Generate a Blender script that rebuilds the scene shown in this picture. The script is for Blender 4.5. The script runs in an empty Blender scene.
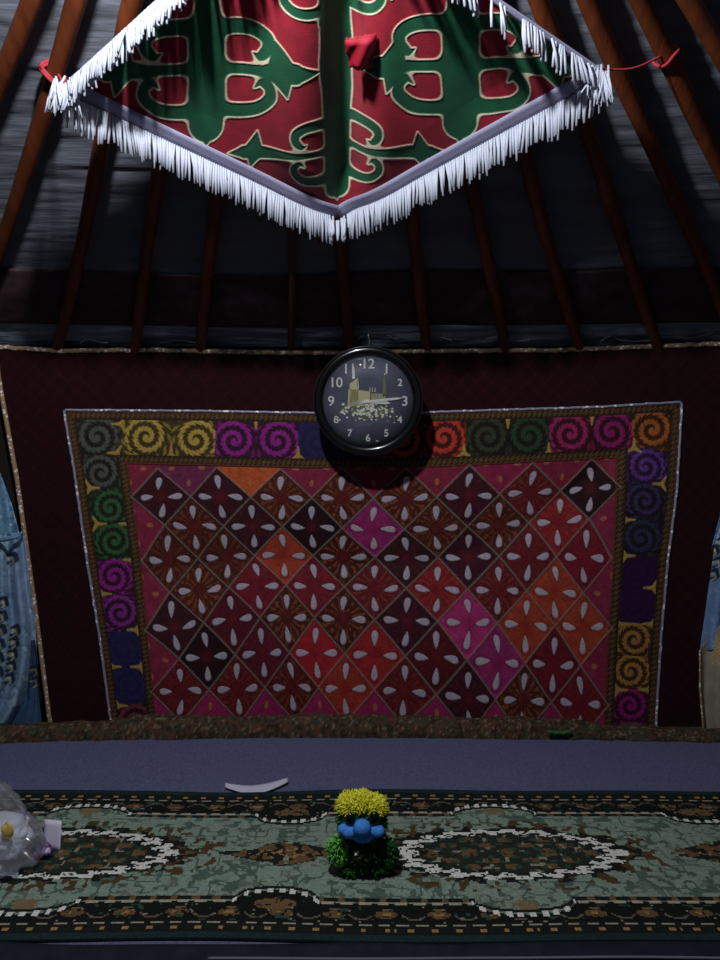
import bpy, bmesh, math, random
import numpy as np
from mathutils import Vector, Matrix
random.seed(7)
rng = np.random.default_rng(7)
C = bpy.context.scene.collection
PI = math.pi

# ------------------------------------------------------------------ camera
F = 740.0
PITCH = math.radians(4.3)
CAMH = 1.11
cam_d = bpy.data.cameras.new('camera')
cam = bpy.data.objects.new('camera', cam_d)
C.objects.link(cam)
cam.location = (0, 0, CAMH)
cam.rotation_euler = (PI / 2 - PITCH, 0, 0)
cam_d.sensor_fit = 'VERTICAL'
cam_d.sensor_height = 24.0
cam_d.lens = 24.0 * F / 960.0
cam_d.clip_start = 0.02
bpy.context.scene.camera = cam
CP, SP = math.cos(PITCH), math.sin(PITCH)


def ray(px, py):
    px = np.asarray(px, float); py = np.asarray(py, float)
    x = (px - 360) / F; y = -(py - 480) / F
    return np.stack([x + 0 * y, CP + y * SP + 0 * x, -SP + y * CP + 0 * x], -1)


def proj(P):
    P = np.asarray(P, float)
    dx = P[..., 0]; dy = P[..., 1]; dz = P[..., 2] - CAMH
    dep = dy * CP - dz * SP
    up = dy * SP + dz * CP
    return 360 + F * dx / dep, 480 - F * up / dep


# yurt: oval wall, conical roof
CX, YC, EA, EB, WALL, APEX = -0.09, 1.10, 4.2, 1.68, 1.40, 2.65
ORI = np.array([0, 0, CAMH])


def on_wall(px, py, off=0.0):
    d = ray(px, py)
    a, b = EA - off, EB - off
    ox, oy = (0 - CX) / a, (0 - YC) / b
    dx, dy = d[..., 0] / a, d[..., 1] / b
    A = dx * dx + dy * dy; B = 2 * (ox * dx + oy * dy); Cc = ox * ox + oy * oy - 1
    t = (-B + np.sqrt(B * B - 4 * A * Cc)) / (2 * A)
    return ORI + d * t[..., None]


def on_floor(px, py, z=0.0):
    d = ray(px, py)
    t = (z - CAMH) / d[..., 2]
    return ORI + d * t[..., None]


def at_y(px, py, Y):
    d = ray(px, py)
    return ORI + d * (np.asarray(Y, float) / d[..., 1])[..., None]


def roof_g(P, off):
    s = (APEX - off * 1.25 - P[..., 2]) / (APEX - WALL)
    e = np.sqrt(((P[..., 0] - CX) / EA) ** 2 + ((P[..., 1] - YC) / EB) ** 2)
    return e - s


def on_roof(px, py, off=0.0):
    d = ray(px, py)
    lo = np.full(d.shape[:-1], 0.3); hi = np.full(d.shape[:-1], 6.0)
    for _ in range(50):
        m = (lo + hi) / 2
        g = roof_g(ORI + d * m[..., None], off)
        hi = np.where(g > 0, m, hi); lo = np.where(g > 0, lo, m)
    return ORI + d * ((lo + hi) / 2)[..., None]


def roof_pt(ang, k, off=0.0):
    """k = 0 at wall top, 1 at the apex"""
    ang = np.asarray(ang, float); k = np.asarray(k, float)
    return np.stack([CX + EA * (1 - k) * np.cos(ang), YC + EB * (1 - k) * np.sin(ang),
                     WALL + (APEX - WALL) * k - off * 1.25 + 0 * ang], -1)


# ------------------------------------------------------------------ helpers
def lin(*c):
    if len(c) == 1: c = c[0]
    c = np.asarray(c, float) / 255.0
    return np.where(c <= 0.04045, c / 12.92, ((c + 0.055) / 1.055) ** 2.4)


def l4(*c):
    r = lin(*c)
    return (float(r[0]), float(r[1]), float(r[2]), 1.0)


def vnoise(x, y, seed=0):
    r = np.random.default_rng(seed).random((256, 256))
    x = np.asarray(x, float); y = np.asarray(y, float)
    xi = np.floor(x).astype(int); yi = np.floor(y).astype(int)
    fx = x - xi; fy = y - yi
    fx = fx * fx * (3 - 2 * fx); fy = fy * fy * (3 - 2 * fy)
    a = r[xi & 255, yi & 255]; b = r[(xi + 1) & 255, yi & 255]
    c = r[xi & 255, (yi + 1) & 255]; d = r[(xi + 1) & 255, (yi + 1) & 255]
    return (a * (1 - fx) + b * fx) * (1 - fy) + (c * (1 - fx) + d * fx) * fy


def sstep(a, b, x):
    t = np.clip((x - a) / (b - a), 0, 1)
    return t * t * (3 - 2 * t)


def mixc(col, mask, c):
    m = np.asarray(mask, float)[..., None]
    return col * (1 - m) + np.asarray(c) * m


def seg_d(x, y, pts, w=None):
    """distance to a polyline minus its (tapering) half width"""
    best = np.full(np.shape(x), 1e9)
    n = len(pts) - 1
    for i in range(n):
        x0, y0 = pts[i]; x1, y1 = pts[i + 1]
        dx, dy = x1 - x0, y1 - y0
        t = np.clip(((x - x0) * dx + (y - y0) * dy) / (dx * dx + dy * dy + 1e-9), 0, 1)
        d = np.hypot(x - x0 - t * dx, y - y0 - t * dy)
        if w is not None:
            d = d - (w[i] * (1 - t) + w[i + 1] * t)
        best = np.minimum(best, d)
    return best


def smooth_line(pts, n=6):
    P = np.asarray(pts, float); out = []
    for i in range(len(P) - 1):
        p0 = P[max(i - 1, 0)]; p1 = P[i]; p2 = P[i + 1]; p3 = P[min(i + 2, len(P) - 1)]
        for k in range(n):
            t = k / n
            out.append(0.5 * ((2 * p1) + (-p0 + p2) * t + (2 * p0 - 5 * p1 + 4 * p2 - p3) * t * t + (-p0 + 3 * p1 - 3 * p2 + p3) * t ** 3))
    out.append(P[-1])
    return np.array(out)


def link(name, me, mat, parent=None):
    o = bpy.data.objects.new(name, me)
    C.objects.link(o)
    if mat is not None: me.materials.append(mat)
    if parent is not None: o.parent = parent
    return o


def raw_mesh(name, V, Fq, smooth=True):
    V = np.asarray(V, np.float32).reshape(-1, 3); Fq = np.asarray(Fq, np.int32)
    k = Fq.shape[1]
    me = bpy.data.meshes.new(name)
    me.vertices.add(len(V)); me.vertices.foreach_set('co', V.ravel())
    me.loops.add(Fq.size); me.loops.foreach_set('vertex_index', Fq.ravel())
    me.polygons.add(len(Fq))
    me.polygons.foreach_set('loop_start', np.arange(0, Fq.size, k, dtype=np.int32))
    me.polygons.foreach_set('use_smooth', np.full(len(Fq), smooth))
    me.update(calc_edges=True)
    return me


def grid_faces(n, m, base=0, wrap=False):
    i = np.arange(n - 1)[:, None]; j = np.arange(m if wrap else m - 1)[None, :]
    j2 = (j + 1) % m
    a = i * m + j; b = i * m + j2; c = (i + 1) * m + j2; d = (i + 1) * m + j
    return np.stack([a, b, c, d], -1).reshape(-1, 4) + base


def grid_obj(name, P, mat, parent=None, col=None, wrap=False, thick=None, flip=False):
    """grid of points; 'thick' gives a real thickness along the vertex normals"""
    n, m = P.shape[:2]
    Fq = grid_faces(n, m, 0, wrap)
    if flip: Fq = Fq[:, ::-1]
    V = P.reshape(-1, 3)
    cc = None if col is None else col.reshape(-1, 3)
    if thick:
        du = np.gradient(P, axis=1); dv = np.gradient(P, axis=0)
        N = np.cross(du, dv); N /= np.linalg.norm(N, axis=-1, keepdims=True) + 1e-9
        if flip: N = -N
        V2 = (P - N * thick * (1 if not flip else 1)).reshape(-1, 3)
        F2 = Fq[:, ::-1] + n * m
        idx = np.arange(n * m).reshape(n, m)
        rim = np.concatenate([idx[0, :], idx[1:, -1], idx[-1, -2::-1], idx[-2:0:-1, 0]])
        r2 = np.roll(rim, -1)
        S = np.stack([r2, rim, rim + n * m, r2 + n * m], -1)
        if flip: S = S[:, ::-1]
        V = np.concatenate([V, V2]); Fq = np.concatenate([Fq, F2, S])
        if cc is not None: cc = np.concatenate([cc, cc])
    me = raw_mesh(name, V, Fq)
    if cc is not None:
        at = me.attributes.new('Col', 'FLOAT_COLOR', 'POINT')
        at.data.foreach_set('color', np.concatenate([cc, np.ones((len(cc), 1))], 1).astype(np.float32).ravel())
    return link(name, me, mat, parent)


class MB:
    """collects tubes, balls and plates and links them as one mesh"""
    def __init__(s): s.V = []; s.F = []; s.n = 0; s.cols = []
    def add(s, V, Fq, col=None):
        V = np.asarray(V, float).reshape(-1, 3)
        s.V.append(V); s.F.append(np.asarray(Fq) + s.n); s.n += len(V)
        if col is not None: s.cols.append(np.tile(np.asarray(col, float), (len(V), 1)))
    def tube(s, pts, r, k=8, col=None, cap=True):
        P = np.asarray(pts, float); n = len(P)
        r = np.full(n, r) if np.isscalar(r) else np.asarray(r, float)
        T = np.gradient(P, axis=0); T /= np.linalg.norm(T, axis=1, keepdims=True) + 1e-12
        ref = np.array([0, 0, 1.0]) if abs(T[0][2]) < .9 else np.array([1.0, 0, 0])
        rings = []
        u = np.cross(T[0], ref); u /= np.linalg.norm(u)
        for i in range(n):
            u = u - T[i] * np.dot(u, T[i]); u /= np.linalg.norm(u) + 1e-12
            v = np.cross(T[i], u)
            a = np.arange(k) / k * 2 * PI
            rings.append(P[i] + r[i] * (np.cos(a)[:, None] * u + np.sin(a)[:, None] * v))
        V = np.concatenate(rings); Fq = grid_faces(n, k, 0, True)
        if cap:
            V = np.concatenate([V, P[:1], P[-1:]])
            c0, c1 = n * k, n * k + 1
            j = np.arange(k); j2 = (j + 1) % k
            Fq = np.concatenate([Fq, np.stack([j2, j, np.full(k, c0), np.full(k, c0)], -1),
                                 np.stack([(n - 1) * k + j, (n - 1) * k + j2, np.full(k, c1), np.full(k, c1)], -1)])
        s.add(V, Fq, col)
    def ball(s, c, r, nu=20, nv=12, col=None, bump=0.0, seed=0, rot=None):
        r = np.array([r] * 3) if np.isscalar(r) else np.asarray(r, float)
        th = np.linspace(0.02, PI - 0.02, nv); ph = np.arange(nu) / nu * 2 * PI
        D = np.stack([np.sin(th)[:, None] * np.cos(ph), np.sin(th)[:, None] * np.sin(ph), np.cos(th)[:, None] + 0 * ph], -1)
        k = 1 + bump * (vnoise(D[..., 0] * 3 + 7 + D[..., 2], D[..., 1] * 3 + 9 - D[..., 2], seed) - .5) * 2
        Q = D * k[..., None] * r
        if rot is not None: Q = Q @ np.asarray(Matrix.Rotation(rot[0], 3, rot[1])).T
        s.add(Q + np.asarray(c), grid_faces(nv, nu, 0, True)[:, ::-1], col)
    def lathe(s, prof, k=64, col=None):
        prof = np.asarray(prof, float); a = np.arange(k) / k * 2 * PI
        V = np.stack([prof[:, 0][:, None] * np.cos(a), np.repeat(prof[:, 1][:, None], k, 1), prof[:, 0][:, None] * np.sin(a)], -1)
        s.add(V, grid_faces(len(prof), k, 0, True), col)
    def box(s, c, h, rot=None):
        V = np.array([[x, y, z] for x in (-1, 1) for y in (-1, 1) for z in (-1, 1)], float) * np.asarray(h)
        if rot is not None: V = V @ np.asarray(rot).T
        s.add(V + np.asarray(c), [[0, 1, 3, 2], [4, 6, 7, 5], [0, 4, 5, 1], [2, 3, 7, 6], [0, 2, 6, 4], [1, 5, 7, 3]])
    def plate(s, poly, y, t):
        """flat polygon in x,z given thickness t; towards -y; convex outlines"""
        n = len(poly); c = np.mean(poly, 0)
        f = [[p[0], y - t, p[1]] for p in poly] + [[c[0], y - t, c[1]]] + [[p[0], y, p[1]] for p in poly]
        q = []
        for i in range(n):
            j = (i + 1) % n
            q.append([i, j, n, n]); q.append([j, i, n + 1 + i, n + 1 + j])
        s.add(f, q)
    def build(s, name, mat, parent=None, smooth=True):
        V = np.concatenate(s.V); Fq = np.concatenate(s.F).astype(np.int32)
        tri = Fq[:, 2] == Fq[:, 3]
        me = bpy.data.meshes.new(name)
        if tri.any():
            q = Fq[~tri]; t = Fq[tri][:, :3]
            me.vertices.add(len(V)); me.vertices.foreach_set('co', V.astype(np.float32).ravel())
            me.loops.add(q.size + t.size)
            me.loops.foreach_set('vertex_index', np.concatenate([q.ravel(), t.ravel()]).astype(np.int32))
            me.polygons.add(len(q) + len(t))
            me.polygons.foreach_set('loop_start', np.concatenate([np.arange(len(q)) * 4, q.size + np.arange(len(t)) * 3]).astype(np.int32))
            me.polygons.foreach_set('use_smooth', np.full(len(q) + len(t), smooth))
            me.update(calc_edges=True)
        else:
            me = raw_mesh(name, V, Fq, smooth)
        if s.cols:
            cc = np.concatenate(s.cols)
            at = me.attributes.new('Col', 'FLOAT_COLOR', 'POINT')
            at.data.foreach_set('color', np.concatenate([cc, np.ones((len(cc), 1))], 1).astype(np.float32).ravel())
        return link(name, me, mat, parent)


def tag(o, label, cat, group=None, kind=None):
    o['label'] = label; o['category'] = cat
    if group: o['group'] = group
    if kind: o['kind'] = kind
    return o


def thing(name, label, cat, loc=(0, 0, 0), group=None):
    o = bpy.data.objects.new(name, None); C.objects.link(o)
    o.location = loc; o.empty_display_size = .05
    return tag(o, label, cat, group)


def keep_world(o):
    """mesh made in world coordinates: parent inverse keeps it there"""
    o.matrix_parent_inverse = Matrix.Translation(o.parent.location).inverted()
    return o


# ------------------------------------------------------------------ materials
def mat(name, col=None, rough=.85, metal=0.0, spec=.3, attr=False, noise=None, bump=None, sheen=0.0, stretch=(1, 1, 1), coat=0.0):
    m = bpy.data.materials.new(name); m.use_nodes = True
    nt = m.node_tree; nt.nodes.clear(); N = nt.nodes.new; L = nt.links.new
    out = N('ShaderNodeOutputMaterial'); b = N('ShaderNodeBsdfPrincipled')
    L(b.outputs[0], out.inputs[0])
    b.inputs['Roughness'].default_value = rough; b.inputs['Metallic'].default_value = metal
    b.inputs['Specular IOR Level'].default_value = spec
    b.inputs['Sheen Weight'].default_value = sheen
    b.inputs['Coat Weight'].default_value = coat; b.inputs['Coat Roughness'].default_value = .05
    tc = N('ShaderNodeTexCoord'); mp = N('ShaderNodeMapping'); mp.inputs['Scale'].default_value = stretch
    L(tc.outputs['Object'], mp.inputs[0])
    if attr:
        a = N('ShaderNodeAttribute'); a.attribute_name = 'Col'; src = a.outputs['Color']
    else:
        rgb = N('ShaderNodeRGB'); rgb.outputs[0].default_value = l4(col); src = rgb.outputs[0]
    if noise:
        sc, lo, hi = noise
        t = N('ShaderNodeTexNoise'); t.inputs['Scale'].default_value = sc; t.inputs['Detail'].default_value = 4
        L(mp.outputs[0], t.inputs['Vector'])
        r = N('ShaderNodeMapRange'); r.inputs[1].default_value = .3; r.inputs[2].default_value = .7
        r.inputs[3].default_value = lo; r.inputs[4].default_value = hi
        L(t.outputs['Fac'], r.inputs[0])
        x = N('ShaderNodeVectorMath'); x.operation = 'SCALE'
        L(src, x.inputs[0]); L(r.outputs[0], x.inputs['Scale']); src = x.outputs[0]
    L(src, b.inputs['Base Color'])
    if bump:
        sc, st, di = bump
        t = N('ShaderNodeTexNoise'); t.inputs['Scale'].default_value = sc; t.inputs['Detail'].default_value = 3
        L(mp.outputs[0], t.inputs['Vector'])
        bp = N('ShaderNodeBump'); bp.inputs['Strength'].default_value = st; bp.inputs['Distance'].default_value = di
        L(t.outputs['Fac'], bp.inputs['Height']); L(bp.outputs[0], b.inputs['Normal'])
    return m


M = {}
M['canvas'] = mat('canvas', (112, 116, 126), .8, noise=(3, .8, 1.15), bump=(9, .5, .008), stretch=(.5, 2.5, 7))
M['plastic_sheet'] = mat('plastic_sheet', (128, 144, 158), .33, spec=.5, noise=(3, .55, 1.2), bump=(6, 1.0, .02), stretch=(.8, 1, 5))
M['dark_band'] = mat('dark_band', (78, 56, 62), .9, noise=(18, .55, 1.35), bump=(14, .6, .006))
M['wood'] = mat('wood', (116, 56, 27), .5, spec=.4, noise=(6, .6, 1.15), bump=(20, .3, .003), stretch=(6, 1, 1))
M['wall'] = mat('wall', (34, 26, 24), .95, noise=(9, .7, 1.2))
M['floor'] = mat('floor', (58, 48, 42), .95, noise=(9, .7, 1.2))
M['felt'] = mat('felt', (98, 100, 132), 1.0, spec=.1, noise=(170, .72, 1.22), bump=(240, .25, .002))
M['rug'] = mat('rug', None, 1.0, spec=.1, attr=True, noise=(230, .72, 1.2), bump=(220, .5, .003))
M['navy'] = mat('navy', (22, 26, 42), .85, noise=(25, .6, 1.3), bump=(12, .5, .01))
M['cream_cord'] = mat('cream_cord', (110, 110, 122), .8)
M['rollcarpet'] = mat('rollcarpet', None, 1.0, spec=.1, attr=True, bump=(120, .7, .006))
M['velvet'] = mat('velvet', None, .9, spec=.15, attr=True, noise=(40, .8, 1.15), bump=(60, .3, .004), sheen=.06)
M['embroidery'] = mat('embroidery', None, .8, spec=.2, attr=True, noise=(150, .78, 1.18), bump=(170, .5, .003))
M['banner'] = mat('banner', None, .62, spec=.35, attr=True, noise=(30, .85, 1.1), bump=(260, .25, .002), sheen=.15)
M['fringe'] = mat('fringe', (186, 190, 204), .6, spec=.35)
M['ribbon'] = mat('ribbon', (156, 154, 182), .55, spec=.4, bump=(200, .3, .002))
M['red_cord'] = mat('red_cord', (170, 50, 60), .8)
M['red_cloth'] = mat('red_cloth', (150, 18, 40), .7)
M['black_gloss'] = mat('black_gloss', (12, 12, 13), .22, spec=.55, coat=.6)
M['rim'] = mat('rim', (62, 60, 58), .3, metal=.5)
M['dial'] = mat('dial', (92, 96, 114), .5, noise=(5, .6, 1.25))
M['numeral'] = mat('numeral', (232, 232, 228), .5)
M['gilt'] = mat('gilt', None, .35, spec=.5, attr=True)
M['hand'] = mat('hand', (240, 240, 228), .35)
M['twine'] = mat('twine', (150, 146, 140), .8)
M['drape'] = mat('drape', None, .6, spec=.35, attr=True, noise=(26, .85, 1.12), bump=(30, .35, .006))
M['toygreen'] = mat('toygreen', None, .9, spec=.15, attr=True)
M['toyblue'] = mat('toyblue', (74, 146, 232), .8, spec=.2, noise=(90, .8, 1.15), bump=(160, .6, .003))
M['toyyellow'] = mat('toyyellow', None, .85, spec=.2, attr=True)
M['toydark'] = mat('toydark', (6, 10, 16), .25, spec=.5)
M['paper'] = mat('paper', (205, 205, 225), .7, spec=.3)
M['lilac_paper'] = mat('lilac_paper', (232, 222, 244), .7)
M['snow'] = mat('snow', (254, 254, 255), .4, noise=(40, .85, 1.05), bump=(30, .8, .006))
M['bread'] = mat('bread', (226, 190, 96), .7, noise=(30, .7, 1.15))
M['purple'] = mat('purple', None, .35, spec=.5, attr=True)
M['green_scrap'] = mat('green_scrap', (46, 104, 50), .6)


def sparkle(name, base, rough, metal, scale, bright, thr):
    m = bpy.data.materials.new(name); m.use_nodes = True
    nt = m.node_tree; N = nt.nodes.new; L = nt.links.new
    b = nt.nodes['Principled BSDF']
    b.inputs['Roughness'].default_value = rough; b.inputs['Metallic'].default_value = metal
    tc = N('ShaderNodeTexCoord'); v = N('ShaderNodeTexVoronoi'); v.inputs['Scale'].default_value = scale
    L(tc.outputs['Object'], v.inputs['Vector'])
    sep = N('ShaderNodeSeparateColor'); L(v.outputs['Color'], sep.inputs[0])
    g = N('ShaderNodeMath'); g.operation = 'GREATER_THAN'; g.inputs[1].default_value = thr; L(sep.outputs[0], g.inputs[0])
    mx = N('ShaderNodeMix'); mx.data_type = 'RGBA'; L(g.outputs[0], mx.inputs[0])
    mx.inputs[6].default_value = l4(base); mx.inputs[7].default_value = l4(bright)  # random cells painted brighter in the base colour, standing in for glints
    L(mx.outputs[2], b.inputs['Base Color'])
    bp = N('ShaderNodeBump'); bp.inputs['Strength'].default_value = .8; bp.inputs['Distance'].default_value = .004
    L(sep.outputs[1], bp.inputs['Height']); L(bp.outputs[0], b.inputs['Normal'])
    return m


M['gold_trim'] = sparkle('gold_trim', (176, 142, 112), .4, .1, 130, (255, 245, 235), .84)
M['silver_trim'] = sparkle('silver_trim', (150, 150, 172), .45, .15, 110, (255, 255, 255), .88)


def film(name, tint, transp, rough=.12, trans_col=(235, 238, 248)):
    m = bpy.data.materials.new(name); m.use_nodes = True
    nt = m.node_tree; nt.nodes.clear(); N = nt.nodes.new; L = nt.links.new
    out = N('ShaderNodeOutputMaterial')
    t = N('ShaderNodeBsdfTransparent'); t.inputs[0].default_value = l4(trans_col)
    d = N('ShaderNodeBsdfDiffuse'); d.inputs[0].default_value = l4(tint)
    tl = N('ShaderNodeBsdfTranslucent'); tl.inputs[0].default_value = l4(tint)
    g = N('ShaderNodeBsdfGlossy'); g.inputs['Roughness'].default_value = rough
    a = N('ShaderNodeMixShader'); a.inputs[0].default_value = .5; L(d.outputs[0], a.inputs[1]); L(tl.outputs[0], a.inputs[2])
    b = N('ShaderNodeMixShader'); b.inputs[0].default_value = transp; L(a.outputs[0], b.inputs[1]); L(t.outputs[0], b.inputs[2])
    fr = N('ShaderNodeMath'); fr.operation = 'MULTIPLY_ADD'; fr.inputs[1].default_value = .45; fr.inputs[2].default_value = .04 if rough < .1 else .10
    lw = N('ShaderNodeLayerWeight'); pw = N('ShaderNodeMath'); pw.operation = 'POWER'; pw.inputs[1].default_value = 3.0
    L(lw.outputs['Facing'], pw.inputs[0]); L(pw.outputs[0], fr.inputs[0])
    c = N('ShaderNodeMixShader'); L(fr.outputs[0], c.inputs[0]); L(b.outputs[0], c.inputs[1]); L(g.outputs[0], c.inputs[2])
    L(c.outputs[0], out.inputs[0])
    return m


M['bag'] = film('bag', (250, 251, 255), .80, .2)
M['glass'] = film('glass', (200, 200, 200), .99, .03, (250, 250, 250))

# ------------------------------------------------------------------ setting
def struct(o): o['kind'] = 'structure'; return o


g = np.meshgrid(np.linspace(-4.5, 4.4, 40), np.linspace(-1.2, 3.2, 20))
struct(grid_obj('floor', np.stack([g[0], g[1], 0 * g[0] - .012], -1), M['floor'], thick=.05))

A0, A1 = math.radians(-14), math.radians(194)
ang = np.linspace(A0, A1, 160)
zz = np.linspace(0, WALL + .02, 12)
Pw = np.stack([CX + EA * np.cos(ang)[None] + 0 * zz[:, None], YC + EB * np.sin(ang)[None] + 0 * zz[:, None], zz[:, None] - .012 + 0 * ang[None]], -1)
struct(grid_obj('wall_back', Pw, M['wall'], thick=.03, flip=True))

ang = np.linspace(A0, A1, 420)
kk = np.linspace(-0.01, .84, 220)
aa, ks = np.meshgrid(ang, kk)
Pr = roof_pt(aa, ks)
# lining sags between the poles and wrinkles across
wr = .007 * (vnoise(aa * 14, ks * 70, 3) - .5) + .005 * (vnoise(aa * 9, ks * 130, 4) - .5)
Pr[..., 2] += np.where(ks > 0, wr, 0)
struct(grid_obj('ceiling', Pr, M['canvas'], thick=.012, flip=True))

# roof poles
bottoms = [-180, -106, -35, 54, 132, 201, 290, 349, 430, 507, 582, 664, 742, 815, 892]
pole_labels = [
    None,
    'reddish wooden roof pole cut off by the upper left corner of the photo',
    'sunlit reddish wooden roof pole with a red cord tied around it left of the banner',
    'wooden roof pole running behind the left corner of the fringed banner',
    'wooden roof pole behind the banner, second to the right of the corded pole',
    'wooden roof pole behind the banner, third to the right of the corded pole',
    'upright thin roof pole just left of the lower tip of the banner',
    'dark roof pole directly below the lower tip of the banner, above the clock',
    'wooden roof pole just right of the lower tip of the banner and the clock',
    'wooden roof pole under the lower right banner edge, second pole right of the clock',
    'slanting wooden roof pole under the lower right banner edge, third pole right of the clock',
    'slanting roof pole starting from the right corner of the fringed banner',
    'dark slanting roof pole next right after the pole at the right banner corner',
    'dark reddish roof pole at the right with a red thread knot',
    'dark roof pole cut off by the upper right corner of the photo']
pole_ang = []
for i, bx in enumerate(bottoms):
    p = on_wall(np.array(bx), np.array(347.0))
    an = math.atan2((p[1] - YC) / EB, (p[0] - CX) / EA)
    pole_ang.append(an)
    if pole_labels[i] is None: continue
    k = np.linspace(-.012, .83, 26)
    P = roof_pt(np.full(26, an), k, .034 )
    P[:, 0] += .006 * np.sin(k * 9 + i * 2.1)
    P[:, 2] += .005 * np.sin(k * 7 + i) - .006
    mb = MB(); r = np.linspace(.0185, .024, 26) * (0.62 if i == 6 else 1) * (1 + .05 * np.sin(k * 30 + i))
    mb.tube(P, r, 14)
    o = mb.build('roof_pole', M['wood'])
    tag(o, pole_labels[i], 'pole', 'roof poles fanning up to the crown')

# dark woven band and plastic sheet round the foot of the roof
def kfor(py, px=290):
    p = on_roof(np.array(float(px)), np.array(float(py)))
    return (p[2] - WALL) / (APEX - WALL)


kb0, kb1 = kfor(322), kfor(270)
ang = np.linspace(math.radians(15), math.radians(165), 300)
aa, tt = np.meshgrid(ang, np.linspace(0, 1, 24))
edge = .012 * (vnoise(aa * 8, aa * 0 + 2, 5) - .5)
ks = kb0 + (kb1 - kb0) * tt + edge
Pb = roof_pt(aa, ks, .0105 + .006 * np.sin(tt * PI)); Pb[..., 2] -= .004 * (vnoise(aa * 30, tt * 5, 6) - .3)
tag(grid_obj('woven_band', Pb, M['dark_band'], thick=.003, flip=True), 'dark woven band stretched round the foot of the roof behind the poles', 'band')
ks = .004 + (kb0 - .006) * tt + .2 * edge * tt
Pb = roof_pt(aa, ks, .0085); Pb[..., 2] -= .012 * (vnoise(aa * 26, tt * 4 + aa * 5, 8) - .4) * np.sin(tt * PI)
tag(grid_obj('plastic_sheet', Pb, M['plastic_sheet'], thick=.002, flip=True), 'crumpled bluish plastic sheet below the dark band at the top of the wall', 'sheet')

# ------------------------------------------------------------------ wall hanging
def fold(px, py):
    """cloth folds of the hanging: how far it stands away from the wall (metres)"""
    line = np.interp(px, [60, 254, 340, 436, 500, 547, 627, 680], [585, 557, 565, 560, 538, 508, 443, 410])
    d = (py - line) / 45.0
    val = -.040 * np.exp(-np.abs(d) ** 1.3)
    val = val * sstep(90, 210, px) * (1 - .5 * sstep(560, 660, px))
    wav = .008 * np.sin(px / 58.0 + py / 130.0) + .004 * np.sin(px / 23.0 - py / 60.0)
    return val + wav


def hang(px, py, lift=0.0):
    P = on_wall(px, py, .05)
    d = ray(px, py); d = d / np.linalg.norm(d, axis=-1, keepdims=True)
    return P - d * (fold(px, py) + lift)[..., None]


wh = thing('wall_hanging', 'big embroidered maroon wall hanging with a diamond lattice behind the clock', 'wall hanging', (0, 2.66, 0))
TOPX = [-30, 0, 60, 150, 300, 440, 560, 660, 720, 760]
TOPY = [345, 347, 351, 350, 353, 351, 350, 346, 344, 342]
LX = lambda py: np.interp(py, [340, 380, 480, 600, 715, 735], [-6, -1, 17, 34, 49, 52])
RXf = lambda py: np.interp(py, [340, 735], [738, 712])
u = np.linspace(0, 1, 360); v = np.linspace(0, 1, 190)
uu, vv = np.meshgrid(u, v)
py = 351 + (737 - 351) * vv
px = LX(py) + (RXf(py) - LX(py)) * uu
py = py + (np.interp(px, TOPX, TOPY) - 351) * (1 - vv)
P = hang(px, py, 0 * px)
q = np.minimum(np.abs(((px + py) / 17.0) % 1 - .5), np.abs(((px - py) / 17.0) % 1 - .5))
col = np.tile(lin(35, 6, 13), px.shape + (1,))
col = mixc(col, (q < .06) * .35, lin(62, 12, 22))
keep_world(grid_obj('velvet_surround', P, M['velvet'], wh, col, thick=.003))

# --- diamond field
EX = np.arange(0, 15, 2)
rowsE = [([161, 220, 281.5, 342, 405, 468.5, 531, 590.5], [497, 497, 498, 498, 499, 496, 493, 489]),
         ([170, 226, 283, 343, 407, 469, 529, 584], [560, 557, 555, 557, 558, 557, 556, 558]),
         ([174.5, 233, 287, 342, 407, 468, 526.6, 583.6], [627, 619, 617, 619, 621, 622, 625, 627]),
         ([180, 237.7, 292, 345, 404, 468.5, 523, 580], [691, 689, 687, 689, 691, 699, 701, 704])]
OX = np.arange(1, 14, 2)
rowsO = [([194, 253, 312, 372.5, 436, 498.7, 559], [526, 527, 527, 530, 529, 525, 521]),
         ([199, 258, 314, 375, 437, 498, 555], [590, 585, 586, 588, 589, 590, 592]),
         ([207, 263, 316, 374.5, 436, 497.7, 553], [657, 653, 653, 655, 658, 663, 665])]


def ext(cs, xs, cq):
    xs = np.asarray(xs, float)
    a = (xs[1] - xs[0]) / (cs[1] - cs[0]); b = (xs[-1] - xs[-2]) / (cs[-1] - cs[-2])
    y = np.interp(cq, cs, xs)
    y = np.where(cq < cs[0], xs[0] + (cq - cs[0]) * a, y)
    return np.where(cq > cs[-1], xs[-1] + (cq - cs[-1]) * b, y)


rowpx = []
for r in range(7):
    src, cs = (rowsE[r // 2], EX) if r % 2 == 0 else (rowsO[r // 2], OX)
    rowpx.append((cs, src[0], src[1]))


def lattice(cq, rq):
    X = np.stack([ext(cs, xs, cq) for cs, xs, ys in rowpx]); Y = np.stack([ext(cs, ys, cq) for cs, xs, ys in rowpx])
    r0 = np.clip(np.floor(rq).astype(int), 0, 5); f = rq - r0
    ii = np.arange(cq.size).reshape(cq.shape)
    Xf = X.reshape(7, -1); Yf = Y.reshape(7, -1); rr = r0.ravel(); fl = f.ravel(); k = np.arange(cq.size)
    x = Xf[rr, k] * (1 - fl) + Xf[rr + 1, k] * fl
    y = Yf[rr, k] * (1 - fl) + Yf[rr + 1, k] * fl
    return x.reshape(cq.shape), y.reshape(cq.shape)


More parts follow.
